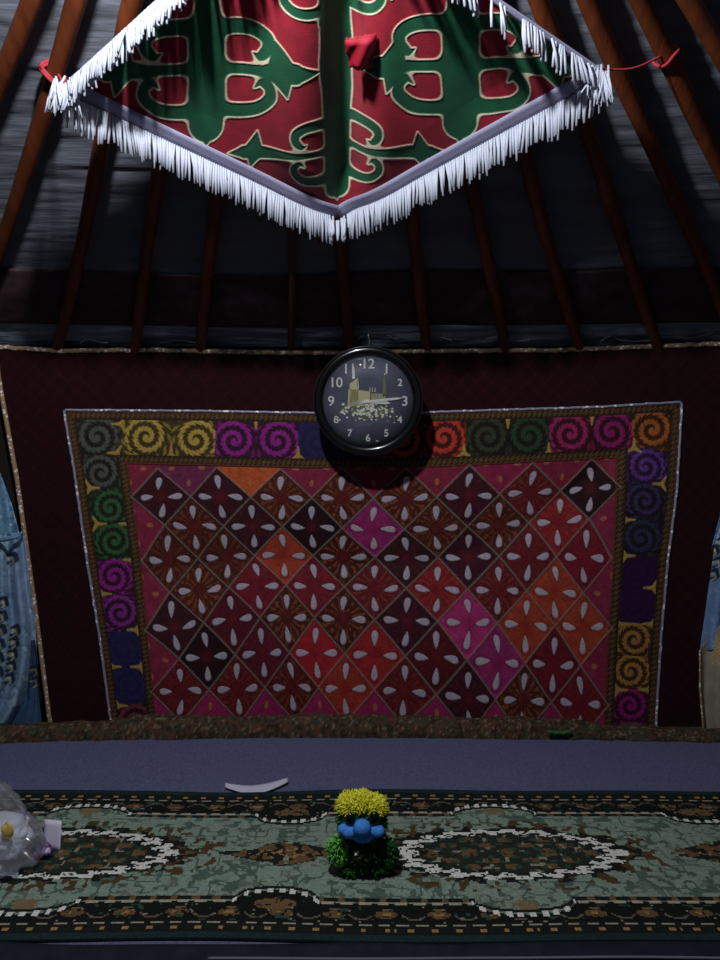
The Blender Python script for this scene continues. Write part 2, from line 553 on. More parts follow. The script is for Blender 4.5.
DM, DP, BR, RD, CR, OR_, MG, VD, DR = ((70, 20, 32), (74, 16, 36), (92, 34, 24), (158, 26, 40), (140, 20, 46), (190, 62, 38), (172, 32, 116), (46, 12, 20), (118, 22, 34))
cells = {  # (row, column) : colour, strength of the orange ray stitches
    0: [(DM, 0), (DM, 0), (BR, .8), (BR, .9), (BR, 1), (DP, .1), (DR, .5), (VD, 0)],
    1: [(BR, .6), (DM, .1), (VD, 0), (MG, .2), (BR, .7), (BR, .7), (RD, .4)],
    2: [(BR, .5), (BR, .4), (OR_, .4), ((80, 26, 22), .9), (DM, .1), (DP, 0), (DR, .2), (CR, .1)],
    3: [(BR, .9), (CR, .1), (CR, .2), (DR, .5), (RD, .5), (DR, .5), (OR_, .9)],
    4: [(DM, 0), ((104, 20, 38), 0), (BR, 1), ((84, 30, 20), 1), (DP, .1), ((205, 40, 130), .5), (OR_, .4), (OR_, .9)],
    5: [(VD, 0), ((108, 20, 40), .1), ((190, 28, 44), .1), ((182, 34, 40), .2), ((98, 16, 28), .1), (MG, .4), ((124, 16, 36), .1)],
    6: [(DR, .2), (DR, .4), ((104, 24, 26), .6), ((184, 48, 34), .6), (DR, .3), (DP, .1), (BR, .9), ((130, 20, 40), .2)]}
nc, nr = 800, 430
cq, rq = np.meshgrid(np.linspace(-1.35, 15.5, nc), np.linspace(-1.35, 7.6, nr))
px, py = lattice(cq, rq)
# nearest diamond centre (c + r even)
p_ = np.floor((cq + rq) / 2 + .5); q_ = np.floor((cq - rq) / 2 + .5)
cc_ = p_ + q_; rr_ = p_ - q_
dc = cq - cc_; dr = rq - rr_
jit = lambda s: (vnoise(cc_ * 3.7 + 11, rr_ * 5.3 + 7, s) - .5)
col = np.tile(lin(154, 38, 70), px.shape + (1,)); rays = np.zeros(px.shape); inner = np.zeros(px.shape)
for r, lst in cells.items():
    for j, (c, ray_s) in enumerate(lst):
        m = (rr_ == r) & (cc_ == 2 * j + (r % 2))
        col[m] = lin(c); rays[m] = ray_s; inner[m] = 1
out = inner == 0
col[out & (rr_ <= -1) & (cc_ == 1)] = lin(128, 44, 84)
col[out & (rr_ <= -1) & (cc_ == 3)] = lin(214, 92, 36)
col[out & (rr_ <= -1) & (cc_ == 11)] = lin(160, 34, 76)
col[out & (rr_ >= 7)] = lin(176, 28, 96)
man = np.abs(dc) + np.abs(dr)
rad = np.hypot(dc, dr); th = np.arctan2(dr, dc)
# ray stitches
rs = (np.abs(((th / (2 * PI) * 16) + .5 * vnoise(th * 3, rad * 8, 12)) % 1 - .5) < .2) & (rad > .22) & (man < .9)
col = mixc(col, rs * rays * .62 * (vnoise(px / 2.5, py / 2.5, 21) > .3), lin(176, 92, 46))
ctr = np.exp(-(rad / .2) ** 2)
col = mixc(col, ctr * inner * .45, lin(140, 20, 36))
# soft embroidery mottling
col *= (0.82 + .36 * vnoise(px / 5.0, py / 5.0, 22))[..., None]
# petals
hgt = np.zeros(px.shape); pet = np.zeros(px.shape)
for k, (ax, ay) in enumerate([(1, 0), (-1, 0), (0, 1), (0, -1)]):
    a = dc * ax + dr * ay - (.49 + .07 * jit(30 + k)); b = dc * ay - dr * ax + .1 * a * jit(40 + k) * 6 + .05 * jit(45 + k)
    L_ = .235 + .05 * jit(50 + k); W_ = .098 * (1 + .55 * a / L_)
    e = (a / L_) ** 2 + (b / np.maximum(W_, .02)) ** 2
    pet = np.maximum(pet, (1 - sstep(.72, 1.1, e)) * inner)
    out_p = (1 - sstep(.5, 1.0, ((a - .02) / .13) ** 2 + (b / .08) ** 2)) * (1 - inner)
    col = mixc(col, out_p * .8, lin(206, 120, 74))
    ring_ = (e > 1.1) & (e < 1.9) & (inner > 0)
    col = mixc(col, ring_ * .35, lin(38, 6, 14))
pm = pet * (.82 + .18 * vnoise(px * 1.2, py * 1.2, 31))
col = mixc(col, pm, lin(214, 202, 216))
cord = (1 - sstep(.025, .06, np.abs(1 - man))) * (rq > -1.03) * (cq > -1.04) * (cq < 15.04)
cordm = cord * (.6 + .5 * vnoise(px * .9, py * .9, 33)) * ((inner > 0) | ((rr_ > -1.5)))
col = mixc(col, np.clip(cordm, 0, 1) * .85, lin(142, 132, 116))
col = col * .76 + .003
col = mixc(col, 0 * px + .04, col.mean(-1, keepdims=True) + 0 * col)
hgt = .003 * cord + .002 * pet
P = hang(px, py, .004 + hgt)
ok = np.where((py < 738), 1, 0)
keep_world(grid_obj('diamond_field', P, M['embroidery'], wh, col))

# --- scrolled border: three strips
oTL, oTR, oBL, oBR = (65, 412), (680, 404), (113, 738), (655, 742)
iTL, iTR, iBL, iBR = (127, 464), (617, 458), (158, 738), (606, 742)
def oL(py): return np.interp(py, [411, 470, 560, 640, 738], [65, 75, 88, 101, 114])
def oR(py): return np.interp(py, [403, 490, 560, 640, 742], [681, 676, 667, 660, 654])
def iL(py): return np.interp(py, [464, 560, 640, 738], [128, 141, 148, 158])
def iR(py): return np.interp(py, [458, 560, 640, 742], [616, 613, 608, 603])
def topO(px): return np.interp(px, [60, 200, 370, 500, 600, 681], [411, 412, 415, 411, 408, 403])
def topI(px): return np.interp(px, [60, 130, 300, 440, 620, 690], [463, 464, 468, 467, 458, 455])


GG, YL, MA, IN, RO, DG, DG2, PK, PK2, OG, GN, PU, DI, DB, DPU, TN, MA2 = (
    (92, 96, 84), (202, 168, 78), (164, 42, 146), (56, 50, 104), (214, 70, 52), (62, 70, 48), (50, 76, 50), (184, 44, 108), (166, 40, 110), (188, 104, 48),
    (58, 106, 62), (112, 60, 150), (66, 56, 100), (54, 56, 88), (66, 24, 78), (182, 128, 66), (158, 30, 116))
ros = [(97, 437, GG, 1), (146, 437, YL, -1), (196, 440, YL, 1), (234, 441, MA, -1), (278, 441, MA, 1), (318, 441, IN, -1), (360, 441, IN, 1), (402, 441, RO, -1),
       (444, 438, RO, 1), (488, 437, DG, -1), (529, 436, DG2, 1), (570, 434, PK, -1), (612, 432, PK2, 1), (652, 430, OG, -1),
       (101, 473, GG, -1), (110, 508, GN, 1), (114, 541, GN, -1), (114, 577, MA, 1), (120, 613, (150, 52, 150), -1), (124, 650, IN, 1), (130, 686, IN, -1), (134, 722, (130, 60, 70), 1),
       (646, 467, PU, 1), (645, 501, DI, -1), (641, 538, DB, 1), (638, 573, DPU, -1), (636, 606, DPU, 1), (634, 640, TN, -1), (631, 672, TN, 1), (630, 706, MA2, -1), (629, 738, MA2, 1)]


def border_cols(px, py, dout, din):
    c = np.tile(lin(44, 30, 26), px.shape + (1,))
    lab = np.full(px.shape, -1); best = np.full(px.shape, 1e9)
    for k, (x, y, cc, s) in enumerate(ros):
        d = np.hypot(px - x, py - y)
        lab = np.where(d < best, k, lab); best = np.minimum(best, d)
    for k, (x, y, cc, s) in enumerate(ros):
        m = lab == k
        if not m.any(): continue
        dx, dy = (px - x)[m], (py - y)[m]
        r = np.hypot(dx, dy); th = np.arctan2(dy, dx * s)
        plain = cc in (IN, DPU)
        R = 21.0 if y < 460 else 18.5
        w = .26 * (((th / (2 * PI) * 15 + r * .12) % 1) - .5) * np.clip(r / R * 1.4, 0, 1)
        ph = (r / R * 2.15 - th / (2 * PI) + w + .2) % 1
        arm = sstep(.0, .08, ph) * (1 - sstep(.48, .56, ph)) * (r < R * (1.0 + .05 * np.sin(th * 13)))
        core = 1 - sstep(.08 * R, .15 * R, r)
        base = lin(cc) * .10 + lin(40, 27, 24) * .6
        if plain: base = lin(cc) * .55
        sub = np.tile(base, (dx.size, 1))
        leaf = ((th / (2 * PI) * 11 + r * .12) % 1 < .45) & (r > R * 1.02) & (r < R * 1.25)
        sub = mixc(sub, leaf * .45, lin(cc))
        sub = mixc(sub, np.clip(arm + core, 0, 1) * (.3 if plain else .92), lin(cc))
        c[m] = sub
    # yellow sprouts between neighbouring scrolls, pointing in from either side
    sprouts = [(171, 455, 0, -1), (256, 420, 0, 1), (298, 456, 0, -1), (464, 453, 0, -1), (508, 419, 0, 1), (549, 452, 0, -1), (592, 416, 0, 1), (634, 448, 0, -1), (121, 424, -1, 0),
               (117, 453, -1, 0), (90, 488, 1, 0), (128, 524, -1, 0), (97, 524, 1, 0), (132, 560, -1, 0), (102, 594, 1, 0), (136, 630, -1, 0), (112, 667, 1, 0), (140, 667, -1, 0), (118, 706, 1, 0),
               (662, 484, -1, 0), (626, 520, 1, 0), (626, 556, 1, 0), (653, 588, -1, 0), (619, 624, 1, 0), (652, 624, -1, 0), (618, 690, 1, 0), (648, 690, -1, 0)]
    for (x, y, ox, oy) in sprouts:
        nx, ny = (-oy, ox)
        tip = (x + ox * 9, y + oy * 9)
        d = np.minimum(seg_d(px, py, [(x + nx * 7 - ox * 4, y + ny * 7 - oy * 4), (x, y), tip], [.6, 1.8, .5]),
                       seg_d(px, py, [(x - nx * 7 - ox * 4, y - ny * 7 - oy * 4), (x, y), tip], [.6, 1.8, .5]))
        c = mixc(c, 1 - sstep(-.2, .9, d), lin(188, 152, 72))
    zone = np.minimum(dout, din)
    alongs = px + py
    zig = np.abs((alongs / 5.0) % 1 - .5) * 2
    edge = (dout < 8) | (din < 9)
    t = np.where(dout < 8, dout / 8, din / 9)
    zz = np.abs(t - .25 - .5 * zig) < .17
    c = mixc(c, edge, lin(52, 37, 24))
    c = mixc(c, edge & zz, lin(106, 78, 45))
    c = mixc(c, edge & (np.abs(t - .08) < .08), lin(110, 60, 40))
    c *= (0.72 + .24 * vnoise(px / 2.2, py / 2.2, 23))[..., None]
    return c


strips = []
s, t = np.meshgrid(np.linspace(0, 1, 940), np.linspace(0, 1, 84))
xo = 65 + (680 - 65) * s; xi = 127 + (617 - 127) * s
x = xo * (1 - t) + xi * t; y = topO(xo) * (1 - t) + topI(xi) * t
strips.append((x, y, t * 51, (1 - t) * 51))
for fo, fi, x0, x1 in ((oL, iL, 65, 127), (oR, iR, 680, 617)):
    t2, s2 = np.meshgrid(np.linspace(0, 1, 90), np.linspace(0, 1, 500))
    yo = (topO(x0) + (740 - topO(x0)) * s2); yi = topI(x1) + (740 - topI(x1)) * s2
    y = yo * (1 - t2) + yi * t2
    x = fo(yo) * (1 - t2) + fi(yi) * t2
    strips.append((x, y, t2 * 50, (1 - t2) * 50) if x0 < 200 else (x[:, ::-1], y[:, ::-1], t2[:, ::-1] * 50, (1 - t2[:, ::-1]) * 50))
Vs, Fs, Cs, base = [], [], [], 0
for (x, y, do, di) in strips:
    c = border_cols(x, y, do, di)
    lum = c.mean(-1)
    P = hang(x, y, .006 + .002 * np.clip(lum * 5, 0, 1))
    Vs.append(P.reshape(-1, 3)); Cs.append(c.reshape(-1, 3)); Fs.append(grid_faces(x.shape[0], x.shape[1], base)); base += x.size
me = raw_mesh('embroidered_border', np.concatenate(Vs), np.concatenate(Fs))
at = me.attributes.new('Col', 'FLOAT_COLOR', 'POINT')
cc = np.concatenate(Cs); at.data.foreach_set('color', np.concatenate([cc, np.ones((len(cc), 1))], 1).astype(np.float32).ravel())
keep_world(link('embroidered_border', me, M['embroidery'], wh))

# piping and trim
def along(pts, step=3.0):
    Q = [np.array(pts[0], float)]
    for i in range(len(pts) - 1):
        a, b = np.array(pts[i], float), np.array(pts[i + 1], float)
        n = max(1, int(np.hypot(*(b - a)) / step))
        for k in range(1, n + 1): Q.append(a + (b - a) * k / n)
    return np.array(Q)


yy = np.linspace(738, 411, 80); xx = np.linspace(66, 680, 150); y2 = np.linspace(404, 742, 80)
line = np.concatenate([np.stack([oL(yy) - 1, yy], -1), np.stack([xx, topO(xx) - 1], -1), np.stack([oR(y2) + 1, y2], -1)])
P = hang(line[:, 0], line[:, 1], np.full(len(line), .008))
P += rng.normal(0, .0006, P.shape)
mb = MB(); mb.tube(P, .0048, 8); keep_world(mb.build('silver_piping', M['silver_trim'], wh))
xx = np.linspace(-6, 738, 180)
P = hang(xx, np.interp(xx, TOPX, TOPY), np.full(180, .006)); P[:, 2] += rng.normal(0, .001, 180)
mb = MB(); mb.tube(P, .0085, 8); 
keep_world(mb.build('gold_trim', M['gold_trim'], wh))
yy = np.linspace(348, 735, 110)
P = hang(LX(yy), yy, np.full(110, .006)); mb = MB(); mb.tube(P, .0085, 8); keep_world(mb.build('gold_trim', M['gold_trim'], wh))

# twine along the top of the wall
for pts, lb in (([(352, 344), (362, 336), (368, 331), (378, 330), (386, 335), (398, 340)], 'pale looped twine sticking up right above the wall clock'),
                ([(170, 342), (176, 340), (186, 341), (196, 343)], 'tiny pale twine bit on the wall top above the yellow scrolls'),
                ([(80, 343), (88, 339), (98, 342), (108, 343)], 'pale twine bit on the wall top above the left corner of the embroidery'),
                ([(484, 341), (498, 337), (512, 341), (530, 340)], 'pale twine around the foot of the pole above the red and green scrolls'),
                ([(600, 342), (612, 335), (620, 340), (645, 341), (668, 336), (690, 338), (720, 331)], 'long wavy pale twine along the wall top near the right edge'),
                ([(430, 340), (440, 337), (452, 341)], 'short pale twine on the wall top just right of the clock')):
    q = smooth_line(pts, 6); P = on_wall(q[:, 0], q[:, 1], .055)
    mb = MB(); mb.tube(P, .0022, 6)
    tag(mb.build('twine', M['twine']), lb, 'twine', 'twine ends along the wall top')

# ------------------------------------------------------------------ clock
cpos = at_y(np.array(368.0), np.array(401.5), np.array(2.565))
clk = thing('wall_clock', 'round black wall clock with a picture dial hanging over the wall hanging', 'clock', tuple(cpos))
clk.rotation_euler = (math.radians(5), 0, math.radians(-1))
depc = cpos[1] * CP - (cpos[2] - CAMH) * SP
R = 55 * depc / F
mb = MB()
mb.lathe([(R * .2, .055), (R * .93, .055), (R * .97, .045), (R, .02), (R, .005), (R * .985, -.006), (R * .95, -.012), (R * .90, -.013), (R * .86, -.0105), (R * .83, -.006), (R * .815, -.001), (R * .815, .02), (R * .2, .02)], 96)
mb.build('case', M['black_gloss'], clk)
mb = MB(); a = np.linspace(0, 2 * PI, 97)
mb.tube(np.stack([R * .985 * np.cos(a), 0 * a - .004, R * .985 * np.sin(a)], -1), .0022, 6, cap=False)
mb.build('rim', M['rim'], clk)
mb = MB(); mb.lathe([(.001, 0), (R * .4, 0), (R * .82, 0), (R * .82, .006), (.001, .006)], 72)
mb.build('dial', M['dial'], clk)
# picture on the dial: a pale building with two slender towers among trees
S = R / 55
def cpx(cx_, cz_): return ((cx_ - 350) / 5.14 * S, (326 - cz_) / 5.14 * S)   # dial drawing units to metres
gold, wht, olive = lin(236, 228, 176), lin(246, 246, 240), lin(120, 132, 92)
mb = MB()
def plate(pts, c, t=.0015):
    b = MB(); b.plate([cpx(*p) for p in pts], -.0003, t); mb.add(b.V[0], b.F[0], c)
plate([(250, 262), (360, 275), (360, 348), (245, 352)], gold * .75)
plate([(365, 285), (440, 285), (440, 322), (365, 330)], gold * .5)
plate([(256, 350), (300, 350), (300, 205), (256, 235)], gold * .8)
plate([(268, 210), (284, 210), (280, 150), (274, 150)], wht)
plate([(292, 260), (304, 260), (300, 215), (295, 215)], wht * .9)
plate([(424, 300), (444, 300), (440, 190), (430, 190)], olive)
plate([(430, 200), (440, 200), (437, 182), (433, 182)], wht)
for xx_ in (372, 388, 404, 420): plate([(xx_, 310), (xx_ + 7, 310), (xx_ + 7, 288), (xx_, 288)], wht)
for xx_ in (355, 368, 382): plate([(xx_, 278), (xx_ + 9, 278), (xx_ + 6, 252), (xx_ + 3, 252)], wht * .5)
plate([(262, 332), (300, 324), (330, 330), (300, 345)], wht * .9)
for k in range(260):
    x = random.gauss(345, 90); z = random.gauss(375, 28)
    if abs(x - 350) > 155 or z < 335 or z > 448: continue
    c = random.choice([gold, wht, olive, olive * .6, wht]); r_ = random.uniform(4, 10)
    plate([(x + r_ * math.cos(q), z + r_ * .8 * math.sin(q)) for q in np.linspace(2 * PI, 0, 6)[:-1]], np.asarray(c), random.uniform(.001, .002))
mb.build('dial_picture', M['gilt'], clk, smooth=False)
# numerals
for h in range(1, 13):
    cu = bpy.data.curves.new('numeral', 'FONT'); cu.body = str(h); cu.size = R * (.25 if h in (12, 11, 9, 3, 10, 1) else .18); cu.align_x = 'CENTER'; cu.align_y = 'CENTER'; cu.extrude = .0006; cu.offset = .0006
    to = bpy.data.objects.new('numeral', cu); C.objects.link(to)
    bpy.context.view_layer.update()
    me = to.evaluated_get(bpy.context.evaluated_depsgraph_get()).to_mesh()
    V = np.array([v.co[:] for v in me.vertices]); an = PI / 2 - h * PI / 6
    W = np.stack([V[:, 0] + R * .67 * math.cos(an), -.0016 - V[:, 2], V[:, 1] + R * .67 * math.sin(an)], -1)
    fs = []
    me.calc_loop_triangles()
    for lt in me.loop_triangles:
        i0, i1, i2 = lt.vertices; fs.append([i0, i1, i2, i2])
    mbn = MB(); mbn.add(W, fs)
    bpy.data.objects.remove(to); bpy.data.curves.remove(cu)
    mbn.build('numeral', M['numeral'], clk, smooth=False)
def hand_bar(name, ang_, l0, l1, w, y):
    b = MB(); d = np.array([math.cos(ang_), math.sin(ang_)]); n = np.array([-d[1], d[0]])
    b.plate([tuple(-d * l0 - n * w), tuple(d * l1 * .8 - n * w), tuple(d * l1), tuple(d * l1 * .8 + n * w), tuple(-d * l0 + n * w)], y, .0012)
    b.build(name, M['hand'], clk, smooth=False)
hand_bar('minute_hand', math.radians(6), R * .12, R * .64, R * .022, -.0042)
hand_bar('hour_hand', math.radians(-4), R * .08, R * .42, R * .028, -.0026)
b = MB(); b.ball((0, -.004, 0), (R * .035, .002, R * .035)); b.build('hub', M['hand'], clk)
mb = MB(); mb.lathe([(.001, -.016), (R * .3, -.0148), (R * .6, -.0118), (R * .82, -.0072), (R * .82, -.0064), (R * .6, -.011), (R * .3, -.0140), (.001, -.0152)], 72)
mb.build('glass', M['glass'], clk)
mb = MB(); mb.tube(smooth_line([(0, .05, R * .9), (.004, .045, R * 1.06), (0, .09, R * 1.22)], 6), .002, 6)
mb.build('hanging_cord', M['twine'], clk)

# ------------------------------------------------------------------ fringed banner under the roof
bl = thing('fringed_banner', 'red and green felt banner with white fringe tied under the roof poles', 'banner', (0, 2.0, 2.0))
pL = on_roof(np.array(76.0), np.array(83.0), .115); pR = on_roof(np.array(593.0), np.array(68.0), .115)
pT = on_roof(np.array(308.0), np.array(-126.0), .085); pB = at_y(np.array(338.0), np.array(209.0), np.array(2.15))
NB = 420
aa, bb = np.meshgrid(np.linspace(0, 1, NB), np.linspace(0, 1, NB))     # columns a: L->B, rows b: L->T


def bil(a, b):
    a = np.asarray(a, float)[..., None]; b = np.asarray(b, float)[..., None]
    return pL * (1 - a) * (1 - b) + pB * a * (1 - b) + pR * a * b + pT * (1 - a) * b


nrm = np.cross(pB - pL, pR - pT); nrm = np.cross(pR - pL, pB - pT); nrm /= np.linalg.norm(nrm)
if nrm[1] > 0: nrm = -nrm       # towards the viewer and down


def sag(a, b):
    qx, qy = proj(bil(a, b))
    e = np.clip(np.minimum(np.minimum(a, 1 - a), np.minimum(b, 1 - b)) / .12, 0, 1)
    g = -.048 * np.exp(-((qx - 345) / 17.0) ** 2) + .012 * np.exp(-((qx - 300) / 22.0) ** 2) + .012 * np.exp(-((qx - 385) / 20.0) ** 2)
    w = .006 * np.sin(qx / 21.0) + .004 * np.sin(qx / 47.0 + 1)
    return g * (.35 + .65 * e) + w * e


def bsurf(a, b, lift=0.0):
    return bil(a, b) + nrm * (sag(np.asarray(a, float), np.asarray(b, float)) + lift)[..., None]


dx_, dy_ = proj(bil(aa, bb))


def smin(a, b, k=9.0):
    h = np.clip(.5 + .5 * (b - a) / k, 0, 1)
    return b * (1 - h) + a * h - k * h * (1 - h)


def motif(x, y, cx, cy, s, arms):
    X = (x - cx) / s; Y = (y - cy) / s
    d = seg_d(X, Y, [(0, -88), (0, -50), (0, -24), (0, 24), (0, 44)], [12, 15, 19, 19, 15])
    d = np.minimum(d, seg_d(X, Y, [(-1, 46), (-1, 57), (-1, 78)], [14, 17, .2]))
    d = smin(d, seg_d(X, Y, [(-arms[0], 3), (-arms[0] + 26, 1), (-arms[0] + 40, 0), (-56, 0), (0, 0), (56, 0), (arms[1] - 40, 0), (arms[1] - 26, 1), (arms[1], 0)], [.5, 11, 12, 6, 6, 6, 12, 11, 1]))
    for sx in (-1, 1):
        X2 = X * sx
        up = smooth_line([(8, -41), (30, -43), (48, -41), (60, -33), (61, -22), (53, -14), (46, -17)], 5)
        lo = smooth_line([(8, 40), (30, 42), (50, 39), (62, 29), (62, 18), (54, 13), (47, 19)], 5)
        d = smin(d, seg_d(X2, Y, up, np.interp(np.linspace(0, 1, len(up)), [0, .35, .75, 1], [9, 8, 6.5, .8])))
        d = smin(d, seg_d(X2, Y, lo, np.interp(np.linspace(0, 1, len(lo)), [0, .35, .75, 1], [8, 7, 6, .8])))
        # pointed lobes on the arms
        aend = arms[1] if sx > 0 else arms[0]
        d = np.minimum(d, seg_d(X2, Y, [(aend - 40, 2), (aend - 34, 25)], [15, 1]))
        d = np.minimum(d, seg_d(X2, Y, [(aend - 40, -2), (aend - 46, -31)], [16, 1]))
    return d * s


def ornament(x, y):
    d = motif(x, y, 207, 70, 1.0, (126, 114))
    d = np.minimum(d, motif(x, y, 461, 65, 1.0, (108, 132)))
    d = np.minimum(d, motif(x, y, 337, 152, .66, (166, 168)))
    d = np.minimum(d, motif(x, y, 333, -22, .78, (96, 110)))
    d = np.minimum(d, motif(x, y, 318, -92, .5, (150, 150)))
    d = np.minimum(d, seg_d(x, y, [(335, -120), (336, 60), (338, 190)], [10, 17, 11]))
    return d


xw = dx_ + 2.5 * (vnoise(dx_ / 24, dy_ / 24, 61) - .5); yw = dy_ + 2.5 * (vnoise(dx_ / 24, dy_ / 24, 62) - .5)
d = ornament(xw, yw)
col = np.tile(lin(150, 18, 40), d.shape + (1,))
col = mixc(col, 1 - sstep(-.5, .5, d), lin(8, 84, 52))
col = mixc(col, (1 - sstep(.5, 1.25, np.abs(d))) * (.7 + .5 * (vnoise(dx_ * .8, dy_ * .8, 63))).clip(0, 1), lin(232, 216, 186))
col *= (.9 + .2 * vnoise(dx_ / 9, dy_ / 9, 64))[..., None]
P = bsurf(aa, bb, 0 * aa + .0012 * (1 - sstep(.6, 1.6, np.abs(d))))
PANEL = P
keep_world(grid_obj('felt_panel', P, M['banner'], bl, col, thick=.004))

# red flap of cloth caught at the crease
# ribbon band + fringe along the four edges
edges = {'LB': (lambda s: (s, 0 * s)), 'BR': (lambda s: (1 + 0 * s, s)), 'LT': (lambda s: (0 * s, s)), 'TR': (lambda s: (s, 1 + 0 * s))}
ctr3 = bil(np.array(.5), np.array(.5))
for nm, fn in edges.items():
    lower = nm in ('LB', 'BR')
    s = np.linspace(0, 1.0, 150)
    a, b = fn(s)
    E = bsurf(a, b, 0 * s)
    E[0] += (E[3] - E[6]) / 3 * 3; E[-1] += (E[-4] - E[-7]) / 3 * 3
    T = np.gradient(E, axis=0); T /= np.linalg.norm(T, axis=1, keepdims=True)
    outv = np.cross(T, nrm); outv /= np.linalg.norm(outv, axis=1, keepdims=True)
    if np.dot(outv[75], E[75] - ctr3) < 0: outv = -outv
    W = .036 if lower else .010
    rows = np.linspace(-.004, W, 4)
    Pb = np.stack([E + outv * r + nrm * .004 for r in rows], 0)
    keep_world(grid_obj('ribbon', Pb, M['ribbon'], bl, thick=.0015))
    # strands
    mb = MB(); L = np.linalg.norm(np.diff(E, axis=0), axis=1).sum(); n = int(L / (.0066 if lower else .0045))
    clump = 0
    for i in range(n):
        f = (i + .5) / n
        idx = f * 149; i0 = int(idx); fr = idx - i0; i1 = min(i0 + 1, 149)
        e = E[i0] * (1 - fr) + E[i1] * fr; ov = outv[i0]; tv = T[i0]
        root = e + ov * (W * .93) + nrm * .0055
        if i % random.choice([3, 4, 5]) == 0: clump = random.gauss(0, .13)
        ln = (.076 if lower else .066) * random.uniform(.8, 1.05)
        down = np.array([0, 0, -1.0])
        if lower:
            sg = 1 if nm == 'LB' else -1
            dirv = ov * .25 + down * .95 + tv * (sg * .12 + clump * .55 + random.gauss(0, .03)) + nrm * random.gauss(.06, .05)
        elif nm == 'LT':
            dirv = down * .62 + nrm * .55 - ov * .35 + tv * (clump * 1.2 - .1) + np.array([-.25, 0, 0]) + rng.normal(0, .1, 3)
            root = e + ov * .016 + nrm * .010
        else:
            dirv = down * .85 + nrm * .22 - ov * .25 + tv * clump + np.array([.25, 0, 0]) + rng.normal(0, .08, 3)
            root = e + ov * .006 + nrm * .012
            if random.random() < .6: continue
        dirv /= np.linalg.norm(dirv)
        mid = root + dirv * ln * .5 + rng.normal(0, .002, 3)
        end = mid + (dirv * .8 + down * .25 + rng.normal(0, .035, 3)) * ln * .5
        mb.tube([root, mid, end], [.0030, .0038, .0032], 5)
    keep_world(mb.build('fringe', M['fringe'], bl))
mb = MB()
for i in range(14):
    r0 = pB + np.array([random.uniform(-.025, .025), 0, -.026 + random.uniform(-.006, .006)]) + nrm * .006
    dv = np.array([random.gauss(0, .06), random.gauss(-.05, .05), -1]); dv /= np.linalg.norm(dv)
    mb.tube([r0, r0 + dv * .035, r0 + dv * random.uniform(.045, .058)], [.003, .0038, .0032], 5)
keep_world(mb.build('fringe', M['fringe'], bl))
# corner tassel and the red cords tying it to the poles
mb = MB()
for i in range(26):
    r0 = pL + np.array([-.03 + random.uniform(-.02, .03), 0, .012 + random.uniform(-.02, .01)]) + nrm * .012
    dv = np.array([random.gauss(-.12, .2), random.gauss(-.08, .12), -1]); dv /= np.linalg.norm(dv)
    mb.tube([r0, r0 + dv * .035, r0 + dv * .07 + rng.normal(0, .004, 3)], [.003, .0036, .002], 5)
keep_world(mb.build('fringe', M['fringe'], bl))
mb = MB()
for i in range(26):
    r0 = pR + np.array([.015 + random.uniform(-.03, .02), 0, .006 + random.uniform(-.02, .01)]) + nrm * .012
    dv = np.array([random.gauss(.05, .14), random.gauss(-.08, .1), -1]); dv /= np.linalg.norm(dv)
    mb.tube([r0, r0 + dv * .035, r0 + dv * .075 + rng.normal(0, .004, 3)], [.003, .0034, .002], 5)
keep_world(mb.build('fringe', M['fringe'], bl))

def cord_ring(an, k, r=.026):
    c = roof_pt(np.array(an), np.array(k), .040)
    ax = roof_pt(np.array(an), np.array(k + .05)) - roof_pt(np.array(an), np.array(k)); ax /= np.linalg.norm(ax)
    u_ = np.cross(ax, [0, 0, 1]); u_ /= np.linalg.norm(u_); w_ = np.cross(ax, u_)
    q = np.linspace(0, 2 * PI, 20)
    return c, [c + r * (math.cos(t) * u_ + math.sin(t) * w_) + ax * .004 * math.sin(t * 3) for t in q]


def kn(an, py):   # fraction up the pole at which it crosses a height in the photo
    ks_ = np.linspace(0, .8, 400); X, Y = proj(roof_pt(np.full(400, an), ks_, .04))
    return float(np.interp(-py, -Y, ks_)) if Y[0] < Y[-1] else float(np.interp(py, Y[::-1], ks_[::-1]))


mb = MB()
c, ring = cord_ring(pole_ang[2], kn(pole_ang[2], 74), .029); mb.tube(ring, .0045, 6); ring2 = [np.array(p) + (0, .0, .008) for p in ring]; mb.tube(ring2, .004, 6)
mb.tube(smooth_line([c + np.array([.02, -.02, -.01]), (c + pL) / 2 + np.array([0, 0, -.012]), pL + nrm * .004], 5), .003, 6)
tag(mb.build('cord', M['red_cord']), 'red cord tying the left corner of the banner to a roof pole', 'cord')
mb = MB()
c, ring = cord_ring(pole_ang[13], kn(pole_ang[13], 56), .029); mb.tube(ring, .004, 6)
mb.tube(smooth_line([c + np.array([-.02, -.02, -.01]), (c + pR) / 2 + np.array([0, -.01, -.02]), pR + nrm * .004], 6), .0025, 6)
tag(mb.build('cord', M['red_cord']), 'dark red cord from the right corner of the banner to a roof pole', 'cord')
kp = on_roof(np.array(320.0), np.array(241.0), .012)
mb = MB(); mb.ball(kp, (.006, .006, .009), bump=.3); mb.tube([kp + (0, 0, .006), kp + (.002, 0, .03)], .0015, 5)
tag(mb.build('thread_knot', M['red_cord']), 'tiny red thread knot on the roof lining under the banner tip', 'knot')
